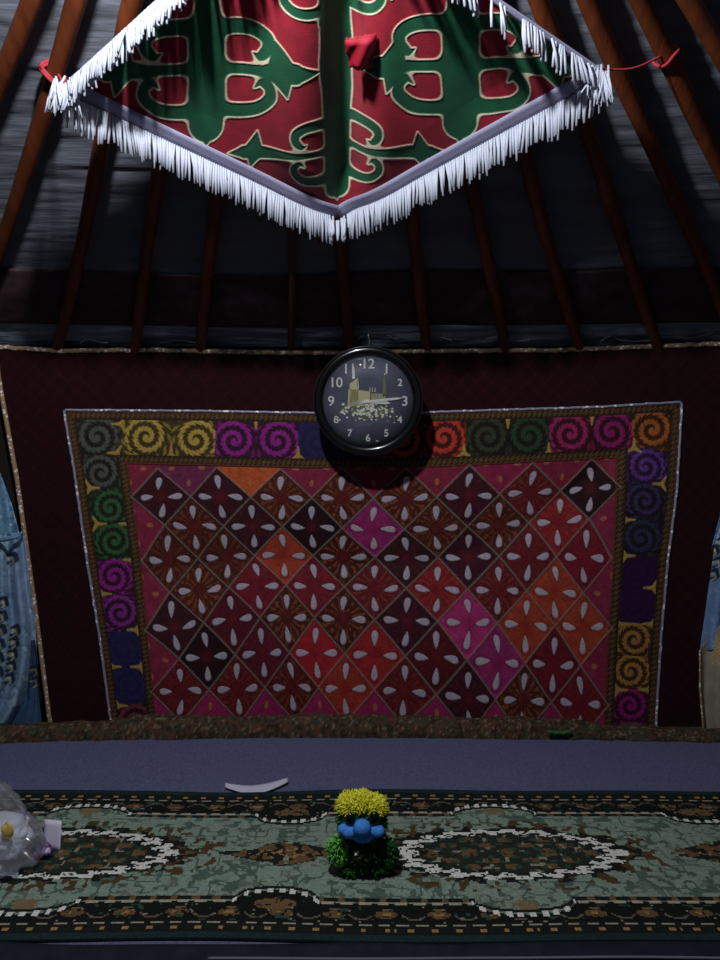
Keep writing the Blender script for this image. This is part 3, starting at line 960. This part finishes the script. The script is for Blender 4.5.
# crumpled red flap sewn in the middle of the banner
fx, fy = np.meshgrid(np.linspace(0, 1, 24), np.linspace(0, 1, 24))
qx = 346 + (30 - 8 * fy ** 2) * fx + 4 * fy ** 2; qy = 36 + 28 * fy - 5 * fx * (1 - fy) + 3 * np.sin(fx * PI) * fy
hump = (.016 * np.sin(fx * PI) * (1 - .4 * fy) + .004 * np.sin(fx * 9 + fy * 5)) * np.clip(np.minimum(fy, 1 - fy) * 6, .15, 1)
gx_, gy_ = dx_[::3, ::3].ravel(), dy_[::3, ::3].ravel()
near = np.argmin((qx.ravel()[:, None] - gx_) ** 2 + (qy.ravel()[:, None] - gy_) ** 2, axis=1)
Pf = bil(aa[::3, ::3].ravel()[near], bb[::3, ::3].ravel()[near]).reshape(24, 24, 3)
for _ in range(6):
    Pf[1:-1, 1:-1] = (Pf[:-2, 1:-1] + Pf[2:, 1:-1] + Pf[1:-1, :-2] + Pf[1:-1, 2:]) / 4
Pf = Pf + nrm * (hump + .010)[..., None]
keep_world(grid_obj('red_flap', Pf, M['red_cloth'], bl, thick=.003))

# ------------------------------------------------------------------ floor textiles
X0, X1 = -1.75, 1.75
gx, gy = np.meshgrid(np.linspace(X0, X1, 200), np.linspace(1.50, 2.64, 70))
Pf = np.stack([gx, gy, .004 + .003 * (vnoise(gx * 5, gy * 7, 71) - .5) + 0 * gx], -1)
tag(grid_obj('felt_carpet', Pf, M['felt'], thick=.008), 'plain greyish violet felt carpet between the green rug and the wall', 'carpet')

# green patterned runner
YR, HW = 1.822, .322
cell = .0048
nx_, ny_ = int((X1 - X0) / cell), int(2 * HW / cell)
xs = np.linspace(X0, X1, nx_ + 1); ys = np.linspace(YR - HW, YR + HW, ny_ + 1)
gx, gy = np.meshgrid(xs, ys)
edgew = .006 * np.sin(gx * 3.1) + .004 * np.sin(gx * 7.3 + 1) - .010 * sstep(.2, 1.0, gx)
Pz = .013 + .003 * (vnoise(gx * 4, gy * 6, 73) - .5) + .004 * np.exp(-((gy - YR - HW) / .03) ** 2) * (vnoise(gx * 3, 0 * gx, 74))
Pg = np.stack([gx, gy + edgew * ((gy - YR) / HW), Pz], -1)
fx, fy = np.meshgrid((xs[:-1] + xs[1:]) / 2, (ys[:-1] + ys[1:]) / 2)
v = np.abs(fy - YR); u = fx
PER, C0 = 1.147, -.768
du = ((u - C0 + PER / 2) % PER) - PER / 2
dm = ((u - C0) % PER) - PER / 2
n1 = vnoise(fx * 70, fy * 70, 80); n2 = vnoise(fx * 38, fy * 45, 81); n3 = vnoise(fx * 150, fy * 150, 82)
ng, nd = lin(132, 151, 134), lin(58, 80, 68)
col = np.tile(ng, fx.shape + (1,))
leafy = (np.abs(n2 - .5) < .085) | (n1 > .74)
col = mixc(col, leafy * .75, nd)
col = mixc(col, (vnoise(fx * 22, fy * 26, 83) > .72) * .35, lin(134, 142, 124))
dark = lin(26, 28, 26); brown = lin(108, 84, 58); cream = lin(172, 164, 142); gold_ = lin(152, 120, 72); white = lin(224, 224, 214); dgreen = lin(40, 62, 50)
# medallion
th = np.arctan2(v / .105, du / .284)
rho = np.hypot(du / .284, v / .105)
jag = .045 * np.sign(np.sin(th * 22)) * (np.abs(np.sin(th * 22)) > .2) + .05 * (n1 - .5)
inn = rho < 1.2 + jag
col = mixc(col, inn & ((n2 > .42) | (rho < 1.08)), dark * 1.5)
col = mixc(col, (rho > 1.06) & (rho < 1.42 + .1 * n2) & (n1 > .66), brown * .6)
tail = (np.abs(du) / .40 + v / .045 < 1) & (np.abs(du) > .25)
col = mixc(col, tail & (n2 > .35), dark * 1.8); col = mixc(col, tail & (n1 > .56), brown * .9)
ring = (rho > .85 + jag) & (rho < 1.02 + jag)
col = mixc(col, ring & (n3 > .2), white)
ring2 = (rho > .86) & (rho < .93) & (np.sin(th * 44) > .75); col = mixc(col, ring2, dark * 1.6)
core = rho < .78 + jag
col = mixc(col, core, lin(44, 50, 42))
blot = core & (np.sin(du * 62 + 1.4) * np.sin(v * 120 + .8) > .25)
col = mixc(col, blot & (n1 > .25), brown * 1.0)
col = mixc(col, core & (np.sin(du * 100) * np.sin(v * 150 + 2) < -.55), dgreen * 1.6)
col = mixc(col, core & (n1 > .84), cream * .7)
# flower lozenge between medallions
loz = np.abs(dm) / .165 + v / .055
col = mixc(col, (loz < 1.05) & (n2 > .25), dark * 1.7)
col = mixc(col, (loz < 1.0) & (n1 > .5), brown)
col = mixc(col, (loz < .6) & (n3 > .7), gold_)
# border
vb = .196 + .042 * np.clip(1 - (du / .115) ** 2, 0, None) ** .5 - .040 * np.clip(1 - (dm / .095) ** 2, 0, None) ** .5
bor = v > vb
bt = v - vb
col = mixc(col, bor, dark)
dash = (np.sin(u * 150) > -.45)
white_arc = (np.abs(du) < .12) | (np.abs(dm) < .10)
col = mixc(col, (v > vb - .018) & (v <= vb - .006), dark * 1.5)
col = mixc(col, (v > vb - .018) & (v <= vb - .006) & (np.sin(u * 130 + 1) > .5) & ~white_arc, brown)
col = mixc(col, (np.abs(bt - .002) < .0055) & dash & ~white_arc, cream)
col = mixc(col, (np.abs(bt) < .008) & (np.sin(u * 230) > -.05) & white_arc, white)
# flowers in the border
uf = (u % .118) - .059
fl = np.hypot(uf / .026, (v - .236) / .013)
inb = bor & (bt > .012) & (v < .266)
col = mixc(col, inb & (fl < 1) & (n3 > .2), brown * .95)
col = mixc(col, inb & (fl < .5) & (n3 > .5), gold_)
vine = np.abs(v - .236 - .018 * np.sin(u / .118 * 2 * PI + 1.4))
col = mixc(col, inb & (vine < .003) & (fl > 1.3), lin(110, 100, 80))
col = mixc(col, inb & (n1 > .86), dgreen * 1.5)
col = mixc(col, inb & (n3 > .93), cream * .6)
# half medallion motif inside the border bump
mot = np.hypot(dm / .05, (v - .205) / .02) < 1
col = mixc(col, mot & (n3 > .3), brown * 1.1)
mot = np.hypot(du / .03, (v - .205) / .018) < 1
col = mixc(col, mot & (n3 > .2), lin(128, 108, 76))
l1 = np.abs(v - .272) < .004
col = mixc(col, (v > .266) & (v < .305), dark * 1.3)
col = mixc(col, l1 & dash, cream * .9)
dots = (np.abs(v - .288) < .006) & (np.sin(u * 2 * PI / .052) > .1) & (np.sin(u * 2 * PI / .026) > -.3)
col = mixc(col, dots, gold_ * 1.15)
col = mixc(col, v > .304, lin(34, 50, 52))
col *= (.85 + .3 * n3)[..., None]
n0 = ny_ + 1; m0 = nx_ + 1
Fq = grid_faces(n0, m0)
V = Pg.reshape(-1, 3); V2 = V - (0, 0, .011)
idx = np.arange(n0 * m0).reshape(n0, m0)
rim = np.concatenate([idx[0, :], idx[1:, -1], idx[-1, -2::-1], idx[-2:0:-1, 0]]); r2 = np.roll(rim, -1)
Sd = np.stack([r2, rim, rim + n0 * m0, r2 + n0 * m0], -1)
me = raw_mesh('green_rug', np.concatenate([V, V2]), np.concatenate([Fq, Fq[:, ::-1] + n0 * m0, Sd]))
at = me.attributes.new('Col', 'FLOAT_COLOR', 'FACE')
fc = np.concatenate([col.reshape(-1, 3), col.reshape(-1, 3) * .4, np.tile(lin(22, 30, 34), (len(Sd), 1))])
at.data.foreach_set('color', np.concatenate([fc, np.ones((len(fc), 1))], 1).astype(np.float32).ravel())
tag(link('patterned_rug', me, M['rug']), 'long green patterned rug with white oval medallions under the plush toy', 'rug')

# dark blanket at the near edge of the rug
gx, gy = np.meshgrid(np.linspace(X0, X1, 200), np.linspace(1.05, 1.52, 40))
z = .006 + .010 * np.exp(-((gy - 1.49) / .03) ** 2) * (.5 + vnoise(gx * 5, gy * 0, 91)) - .0
nb = thing('blanket', 'dark navy blanket with a pale seam in front of the green rug', 'blanket', (0, 1.3, 0))
Pn = np.stack([gx, gy - .0 + .012 * (vnoise(gx * 2.5, 0 * gx, 92) - .5), z - .003], -1)
Pn[..., 1] = np.minimum(Pn[..., 1], 1.497 + .006 * np.sin(gx * 3.1))
keep_world(grid_obj('cover', Pn, M['navy'], nb, thick=.006))
xs = np.concatenate([np.linspace(-.38, 1.6, 160)])
mb = MB(); P = on_floor(360 + xs * 400, 957 + 3 * (vnoise(xs * 3, xs * 0, 93) - .3), .012)
mb.tube(P, .0028, 6); keep_world(mb.build('seam', M['cream_cord'], nb))

# bunched carpet along the foot of the wall
ns, nt_ = 520, 26
sx = np.linspace(-1.45, 1.45, ns)
hx = np.interp(sx, [-1.45, -1.1, -.8, -.3, .3, .7, .95, 1.45], [.04, .044, .062, .066, .062, .056, .034, .03])
hx = hx * (.86 + .3 * vnoise(sx * 9, 0 * sx, 95))
t = np.linspace(-.15, PI + .15, nt_)
S_, T_ = np.meshgrid(sx, t)
H_ = np.tile(hx, (nt_, 1)); 
lump = 1 + .22 * (vnoise(S_ * 24, T_ * 2.2, 96) - .5)
wid = .045
yb = 2.585 - .05 * (S_ / 1.4) ** 2
Pc = np.stack([S_ + .004 * (vnoise(S_ * 40, T_ * 3, 97) - .5), yb - wid * np.cos(T_) * lump, .004 + np.sin(T_) * H_ * lump], -1)
px_, py_ = proj(Pc)
n1 = vnoise(px_ / 1.9, T_ * 9, 98); n2 = vnoise(px_ / 3.5, T_ * 5, 99)
c = np.tile(lin(78, 66, 50), S_.shape + (1,))
c = mixc(c, n1 > .55, lin(58, 46, 38)); c = mixc(c, n2 > .72, lin(96, 62, 48)); c = mixc(c, (n1 < .2), lin(118, 104, 82)); c = mixc(c, (n2 < .22), lin(64, 70, 54))
tag(grid_obj('bunched_carpet', Pc, M['rollcarpet'], None, c, thick=.006), 'bunched brown patterned carpet edge along the foot of the wall hanging', 'carpet')

# green scrap on it
mb = MB(); sp = on_floor(np.array(558.0), np.array(731.0), .036)
for dx__, rr in ((-.022, .2), (0, 0), (.024, -.25)):
    mb.ball(sp + (dx__, -.012, .0 + abs(dx__) * .05), (.020, .008, .006), bump=.25, rot=(rr, 'Y'))
o = mb.build('cloth_scrap', M['green_scrap']); tag(o, 'small green cloth scrap on the bunched carpet below the wall hanging', 'scrap')

# paper sliver
xs = np.linspace(0, 1, 24); w_ = np.linspace(0, 1, 6)
S_, T_ = np.meshgrid(xs, w_)
qx = 225 + 63 * S_; qy = 785.5 + 4 * np.sin(S_ * PI) - 5 * S_ + T_ * (2.5 + 4 * np.sin(S_ * PI))
Pp = on_floor(qx, qy, .012); Pp[..., 2] += .006 * (1 - T_) + .006 * np.abs(S_ - .4)
tag(grid_obj('paper_strip', Pp, M['paper'], thick=.001, flip=True), 'thin white paper strip lying on the violet felt carpet', 'paper')

# ------------------------------------------------------------------ plastic bag with its contents
bc = on_floor(np.array(-8.0), np.array(862.0), .013)
dep = bc[1] * CP - (bc[2] - CAMH) * SP; sc = dep / F
nu, nv = 96, 60
prof_h = np.array([0, .02, .12, .3, .45, .6, .75, .9, 1.0]) * 80 * sc
prof_r = np.array([28, 48, 55, 49, 41, 34, 27, 21, 14]) * sc
tt = np.linspace(0, 1, nv); hh = np.interp(tt, np.linspace(0, 1, 9), prof_h); rr = np.interp(tt, np.linspace(0, 1, 9), prof_r)
ph = np.arange(nu) / nu * 2 * PI
cr = 1 + .16 * (vnoise(ph[None] * 4.5, tt[:, None] * 7, 101) - .5) + .22 * (np.abs(vnoise(ph[None] * 5 + tt[:, None] * 3, tt[:, None] * 8, 102) - .5) * 2 - .5) * .7 + .07 * (np.abs(vnoise(ph[None] * 13 - tt[:, None] * 9, tt[:, None] * 12, 105) - .5) * 2 - .5)
cr[:, -1] = cr[:, -1] * .5 + cr[:, 0] * .5
Pb = np.stack([bc[0] + rr[:, None] * cr * np.cos(ph), bc[1] + .78 * rr[:, None] * cr * np.sin(ph), bc[2] + .004 + hh[:, None] + 0 * ph], -1)
Pb[..., 2] += (.01 * (vnoise(ph[None] * 3, tt[:, None] * 6, 103) - .5)) * sstep(0, .3, tt)[:, None]
Pb[0] = Pb[0].mean(0) + (Pb[0] - Pb[0].mean(0)) * .05
bag = grid_obj('plastic_bag', Pb, M['bag'], wrap=True)
tag(bag, 'crumpled clear plastic bag standing on the rug at the left', 'bag')
mb = MB(); mb.ball((0, 0, 0), 1.0, nu=80, nv=50)
Q = mb.V[0]; k_ = .86 + .22 * (vnoise(Q[:, 0] * 3 + 8, Q[:, 2] * 3 + Q[:, 1] * 2 + 8, 131) - .5) - .30 * np.abs(vnoise(Q[:, 0] * 5 + 9 + Q[:, 1] * 2, Q[:, 2] * 5 + 9, 132) - .5) + .06 * np.abs(vnoise(Q[:, 0] * 11 + 20, Q[:, 2] * 11 - Q[:, 1] * 6 + 30, 133) - .5)
mb.V[0] = Q * k_[:, None] * np.array([.112, .074, .066]) + bc + (.010, 0, .066)
tag(mb.build('white_bundle', M['snow']), 'white wrapped bundle filling the clear plastic bag', 'bundle')
yb_ = on_floor(np.array(6.0), np.array(846.0), .013)
mb = MB(); mb.ball(bc + (.066, -.050, .108), (.013, .009, .022), bump=.3, seed=5); tag(mb.build('yellow_snack', M['bread']), 'yellow snack piece showing through the clear plastic bag', 'food')
pc = on_floor(np.array(43.0), np.array(858.0), .013)
mb = MB(); mb.ball(pc + (0, .005, .017), (.024, .016, .015), bump=.5, seed=8, col=lin(104, 70, 120)); mb.ball(pc + (.010, -.006, .020), (.010, .008, .008), bump=.4, seed=9, col=lin(200, 195, 225)); mb.ball(pc + (-.012, -.006, .014), (.009, .008, .008), bump=.4, seed=10, col=lin(160, 60, 110))
tag(mb.build('candy_wrapper', M['purple']), 'shiny purple candy wrapper at the foot of the plastic bag', 'wrapper')
# upright card leaning behind
base_c = on_floor(np.array([40.0, 60.5]), np.array([853.0, 851.0]), .014)
base_c[:, 1] = base_c[:, 1].mean() + np.array([.012, 0])
w = np.linspace(0, 1, 6); hgt_ = np.linspace(0, 1, 6)
S_, T_ = np.meshgrid(w, hgt_)
Pcrd = base_c[0] * (1 - S_[..., None]) + base_c[1] * S_[..., None] + np.stack([0 * S_ - .0, .016 * T_, (.072) * T_ + 0.002 * S_ * T_], -1)
tag(grid_obj('paper_card', Pcrd, M['lilac_paper'], thick=.0015, flip=False), 'small pale lilac card standing up beside the plastic bag', 'card')

# ------------------------------------------------------------------ plush toy
tb = on_floor(np.array(363.0), np.array(868.0), .014)
dep = tb[1] * CP - (tb[2] - CAMH) * SP; K = dep / F
toy = thing('plush_toy', 'small green plush toy with yellow tuft and blue snout sitting on the rug', 'toy', tuple(tb))
def tp(px, py, fwd=0.0):     # toy point from its drawing in pixels, fwd towards the viewer
    return np.array([(px - 363) * K, -fwd * K, ((873 - py) * .95 + fwd * .55) * K])


def fuzzy(name, balls, n, ln, r, c0, c1, matk, parent, seed, droop=.3):
    rg = np.random.default_rng(seed); mb = MB()
    for (c, rad_) in balls:
        rad_ = np.array([rad_] * 3) if np.isscalar(rad_) else np.asarray(rad_, float)
        mb.ball(c, rad_ * K, 24, 16, c0 * .7, .06, seed)
    tot = sum(np.prod(np.atleast_1d(b[1])) ** (1 / 3 if np.ndim(b[1]) else 1) ** 1 for b in balls)
    for (c, rad_) in balls:
        rad_ = np.array([rad_] * 3) if np.isscalar(rad_) else np.asarray(rad_, float)
        k = int(n * rad_.mean() / sum(np.mean(b[1]) for b in balls))
        for _ in range(k):
            d = rg.normal(0, 1, 3); d /= np.linalg.norm(d)
            if d[1] > .75: continue
            p = c + d * rad_ * K * .95
            nn = d / rad_; nn /= np.linalg.norm(nn)
            dv = nn + rg.normal(0, .35, 3) + np.array([0, 0, -droop]); dv /= np.linalg.norm(dv)
            l = ln * K * rg.uniform(.6, 1.1)
            e = p + dv * l
            if e[2] < .001: e[2] = .001
            m_ = p + dv * l * .55 + rg.normal(0, .04 * ln * K, 3)
            m_[2] = max(m_[2], .001)
            f = rg.random(); mb.tube([p, m_, e], [r * K, r * K * 1.1, r * K * .6], 4, c0 * (1 - f) + c1 * f)
    return mb.build(name, M[matk], parent)


gdk, glt = lin(14, 62, 26), lin(70, 150, 56)
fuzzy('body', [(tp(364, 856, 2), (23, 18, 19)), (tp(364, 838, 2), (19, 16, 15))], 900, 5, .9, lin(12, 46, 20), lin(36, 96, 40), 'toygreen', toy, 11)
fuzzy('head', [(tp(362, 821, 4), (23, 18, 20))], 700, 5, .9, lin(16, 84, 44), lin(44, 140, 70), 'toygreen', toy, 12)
fuzzy('arm', [(tp(339, 853, 8), (9.5, 9, 12))], 420, 5, .9, lin(66, 146, 50), lin(150, 216, 110), 'toygreen', toy, 13)  # left arm in lighter greens: its lit side is painted in
fuzzy('arm', [(tp(387, 856, 7), (8.5, 8, 12))], 420, 5, .9, lin(14, 60, 26), lin(50, 120, 52), 'toygreen', toy, 14)  # right arm and foot use darker greens, painting in the toy's shaded side
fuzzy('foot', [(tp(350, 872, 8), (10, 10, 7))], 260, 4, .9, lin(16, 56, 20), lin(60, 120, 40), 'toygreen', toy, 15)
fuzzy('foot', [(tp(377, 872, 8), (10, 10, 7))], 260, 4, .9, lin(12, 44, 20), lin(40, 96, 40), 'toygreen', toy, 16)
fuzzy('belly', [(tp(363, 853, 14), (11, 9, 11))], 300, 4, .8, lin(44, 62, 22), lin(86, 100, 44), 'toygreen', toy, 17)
# snout: one soft blue piece with a nose and two cheek puffs
bm = bmesh.new()
def skinball(c, r):
    m = Matrix.Translation(Vector(c)) @ Matrix.Diagonal((r[0] * K, r[1] * K, r[2] * K, 1))
    bmesh.ops.create_uvsphere(bm, u_segments=28, v_segments=18, radius=1, matrix=m)
skinball(tp(362, 828.5, 25), (8.5, 8.5, 8)); skinball(tp(349.5, 833, 21), (7.5, 7, 6.5)); skinball(tp(344.5, 830.5, 20), (6.5, 6, 5.5)); skinball(tp(376.5, 832, 21), (7.5, 7, 6)); skinball(tp(363, 837, 19), (11, 8, 6.5))
me = bpy.data.meshes.new('snout'); bm.to_mesh(me); bm.free()
for p in me.polygons: p.use_smooth = True
sn = link('snout', me, M['toyblue'], toy)
rm = sn.modifiers.new('blend', 'REMESH'); rm.mode = 'VOXEL'; rm.voxel_size = .0022; rm.use_smooth_shade = True
sm = sn.modifiers.new('soften', 'SMOOTH'); sm.factor = .6; sm.iterations = 7
for ex, ey in ((351, 820), (374, 819)):
    b = MB(); b.ball(tp(ex, ey, 20), np.array([5.5, 4, 7]) * K); b.build('eye', M['toydark'], toy)
b = MB(); b.ball(tp(356, 857, 24), np.array([1.4, 1.2, 1.4]) * K); b.build('belly_highlight', M['snow'], toy)  # small white ball standing in for the highlight on the belly
# yellow tuft
rg = np.random.default_rng(5); mb = MB()
for (c, rad_) in ((tp(350, 804, 4), (11, 13, 8)), (tp(361, 802, 4), (12, 13, 8)), (tp(374, 806, 4), (11, 13, 8))):
    rad_ = np.array(rad_) * K
    mb.ball(c, rad_, 24, 16, lin(186, 178, 20), .1, 4)
    for _ in range(1100):
        d = rg.normal(0, 1, 3); d /= np.linalg.norm(d)
        if d[2] < -.35: continue
        p = c + d * rad_ * .9; dv = d + rg.normal(0, .4, 3); dv /= np.linalg.norm(dv); l = 5.5 * K * rg.uniform(.5, 1.1)
        f = rg.random(); mb.tube([p, p + dv * l * .5, p + dv * l + rg.normal(0, .8 * K, 3)], [.65 * K, .7 * K, .5 * K], 4, lin(205, 198, 16) * (1 - f) + lin(250, 246, 90) * f)
mb.build('hair_tuft', M['toyyellow'], toy)

# ------------------------------------------------------------------ side curtains
def curtain_cols(px, py, basec, seed, flowers=True):
    c = np.tile(lin(basec), px.shape + (1,))
    ca, sa = .8, .6
    n = .65 * vnoise((px * ca + py * sa) / 6 + seed, (py * ca - px * sa) / 6, 110 + seed) + .35 * vnoise((px * sa + py * ca) / 3, (py * sa - px * ca) / 3 + 40, 113 + seed)
    c = mixc(c, sstep(.6, .72, n) * .6, lin(190, 212, 222))
    c = mixc(c, (np.abs(n - .5) < .05) * .4, lin(40, 84, 110))
    return c


def hooks(c, px, py, cols):
    for (x, y, s) in cols:
        d = np.minimum(seg_d(px, py, [(x, y), (x + 7 * s, y - 2), (x + 8.5 * s, y + 4), (x + 4 * s, y + 7), (x - 1, y + 7)], [1, 1.8, 1.5, 1.6, .8]), 9)
        c = mixc(c, 1 - sstep(.2, 1.0, d), lin(30, 52, 70))
        d2 = seg_d(px + 1, py - 2.2, [(x, y), (x + 6 * s, y - 1), (x + 7 * s, y + 4), (x + 3 * s, y + 6)], [.5, .7, .7, .5])
        c = mixc(c, (1 - sstep(.1, .6, d2)) * .6, lin(206, 196, 150))
    return c


lc = thing('side_curtain', 'pale blue patterned curtain tied back at the left edge of the wall hanging', 'curtain', tuple(at_y(np.array(-40.0), np.array(722.0), np.array(2.60)) * (1, 1, 0)))
uu, vv = np.meshgrid(np.linspace(0, 1, 130), np.linspace(0, 1, 160))
py = 455 + (535 - 455) * vv; xr = np.interp(py, [455, 480, 505, 535], [-8, 3, 12, 20]); px = -70 + (xr + 70) * uu
Y = 2.60 + .022 * np.sin(uu * 26 + vv * 3) * (1 - .4 * vv) + .02 * uu ** 4
keep_world(grid_obj('upper_fall', at_y(px, py, Y), M['drape'], lc, curtain_cols(px, py, (112, 154, 186), 1), thick=.002))
py = 533 + (724 - 533) * vv
xr = np.interp(py, [533, 545, 580, 620, 655, 680, 705, 724], [23, 26, 29, 35, 37, 34, 26, 14]); px = -70 + (xr + 70) * uu
Y = 2.575 + .026 * np.sin((1 - uu) * 34 * (1.25 - .5 * vv) + 1.2 * vv) * (.5 + .5 * vv) + .035 * uu ** 5
c = curtain_cols(px, py, (134, 160, 186), 2)
c = mixc(c, ((px > 14) & (px < 27 + (py - 540) * .03) & (py < 625)) * .7, lin(136, 158, 196))
c = hooks(c, px, py, [(11 + k * -1.4, 628 + 12 * k, 1) for k in range(5)] + [(-2 - k, 600 + 14 * k, 1) for k in range(6)] + [(8, 556 + 0 * k, 1) for k in range(1)])
keep_world(grid_obj('lower_fall', at_y(px, py, Y), M['drape'], lc, c, thick=.002))
py = 640 + (724 - 640) * vv; xr = np.interp(py, [640, 660, 690, 724], [35, 38, 38, 42]); xl = np.interp(py, [640, 700, 724], [20, 24, 8]); px = xl + (xr - xl) * uu
c = hooks(np.tile(lin(64, 92, 124), px.shape + (1,)), px, py, [(31, 668, 1), (31, 679, 1)])
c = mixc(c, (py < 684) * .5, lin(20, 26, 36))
keep_world(grid_obj('inner_fall', at_y(px, py, 2.615 + .008 * np.sin(uu * 9)), M['drape'], lc, c, thick=.002))
mb = MB(); P = at_y(np.array([-20., 0, 10, 18, 23]), np.array([541., 540, 538, 536, 531]), np.array([2.57, 2.545, 2.54, 2.55, 2.60])); mb.tube(smooth_line(P, 6), [.008] * 18 + [.007, .006, .005, .005, .004, .004, .003], 8)
keep_world(mb.build('tie_band', M['ribbon'], lc)).data.materials[0] = mat('tieband', (104, 142, 172), .7, bump=(60, .5, .004))

rc = thing('side_curtain', 'pale blue curtain with beige gold stitched hem at the right edge of the photo', 'curtain', tuple(at_y(np.array(740.0), np.array(735.0), np.array(2.60)) * (1, 1, 0)))
py = 470 + (650 - 470) * vv; xl = np.interp(py, [470, 515, 545, 590, 640, 660], [728, 720, 712, 706, 701, 700]); px = xl + (800 - xl) * uu
Y = 2.60 + .018 * np.sin(uu * 22 + vv * 2) + .03 * (1 - uu) ** 6
c = curtain_cols(px, py, (112, 142, 184), 3)
c = mixc(c, (py > 580) * .6, lin(112, 138, 186))
for (x, y) in ((710, 548), (714, 560), (710, 572), (718, 540)):
    c = hooks(c, px, py, [(x, y, 1)])
keep_world(grid_obj('blue_panel', at_y(px, py, Y), M['drape'], rc, c, thick=.002))
py = (648 - 28 * np.clip(uu * 4.5, 0, 1)) + (731 - 630) * vv; py = np.minimum(py, 731)
xl = np.interp(py, [600, 640, 690, 737], [705, 700, 700, 704]); px = xl + (800 - xl) * uu
Y = 2.585 + .018 * np.sin(uu * 20 + vv) + .02 * (1 - uu) ** 6
c = np.tile(lin(150, 142, 126), px.shape + (1,))
hat = (np.abs(((px * .8 + py) / 4.0) % 1 - .5) < .16) & (px > 711) & (py > 636) & (py < 664)
hat |= (np.abs(((px * .8 - py) / 5.0) % 1 - .5) < .12) & (px > 711) & (py > 640) & (py < 664)
c = mixc(c, hat * .9, lin(214, 178, 84))
keep_world(grid_obj('beige_panel', at_y(px, py, Y), M['drape'], rc, c, thick=.002))
yy = np.linspace(650, 731, 60); P = at_y(np.interp(yy, [600, 640, 690, 737], [705, 700, 700, 704]), yy, 2.598 + 0 * yy)
mb = MB(); mb.tube(P, .0035, 6); keep_world(mb.build('gold_edge', M['gold_trim'], rc))

# ------------------------------------------------------------------ light
ld = bpy.data.lights.new('crown_bulb', 'POINT'); ld.energy = 40; ld.shadow_soft_size = .035; ld.color = (.93, .96, 1.0)
lo = bpy.data.objects.new('crown_bulb', ld); C.objects.link(lo); lo.location = (-.31, 1.05, 2.31)
w = bpy.data.worlds.new('world'); bpy.context.scene.world = w; w.use_nodes = True
bg = w.node_tree.nodes['Background']; bg.inputs[0].default_value = (.55, .68, 1.0, 1); bg.inputs[1].default_value = .03

vs = bpy.context.scene.view_settings
vs.view_transform = 'Standard'; vs.look = 'None'; vs.gamma = 1; vs.exposure = 1.1
try: vs.use_curve_mapping = False
except Exception: pass
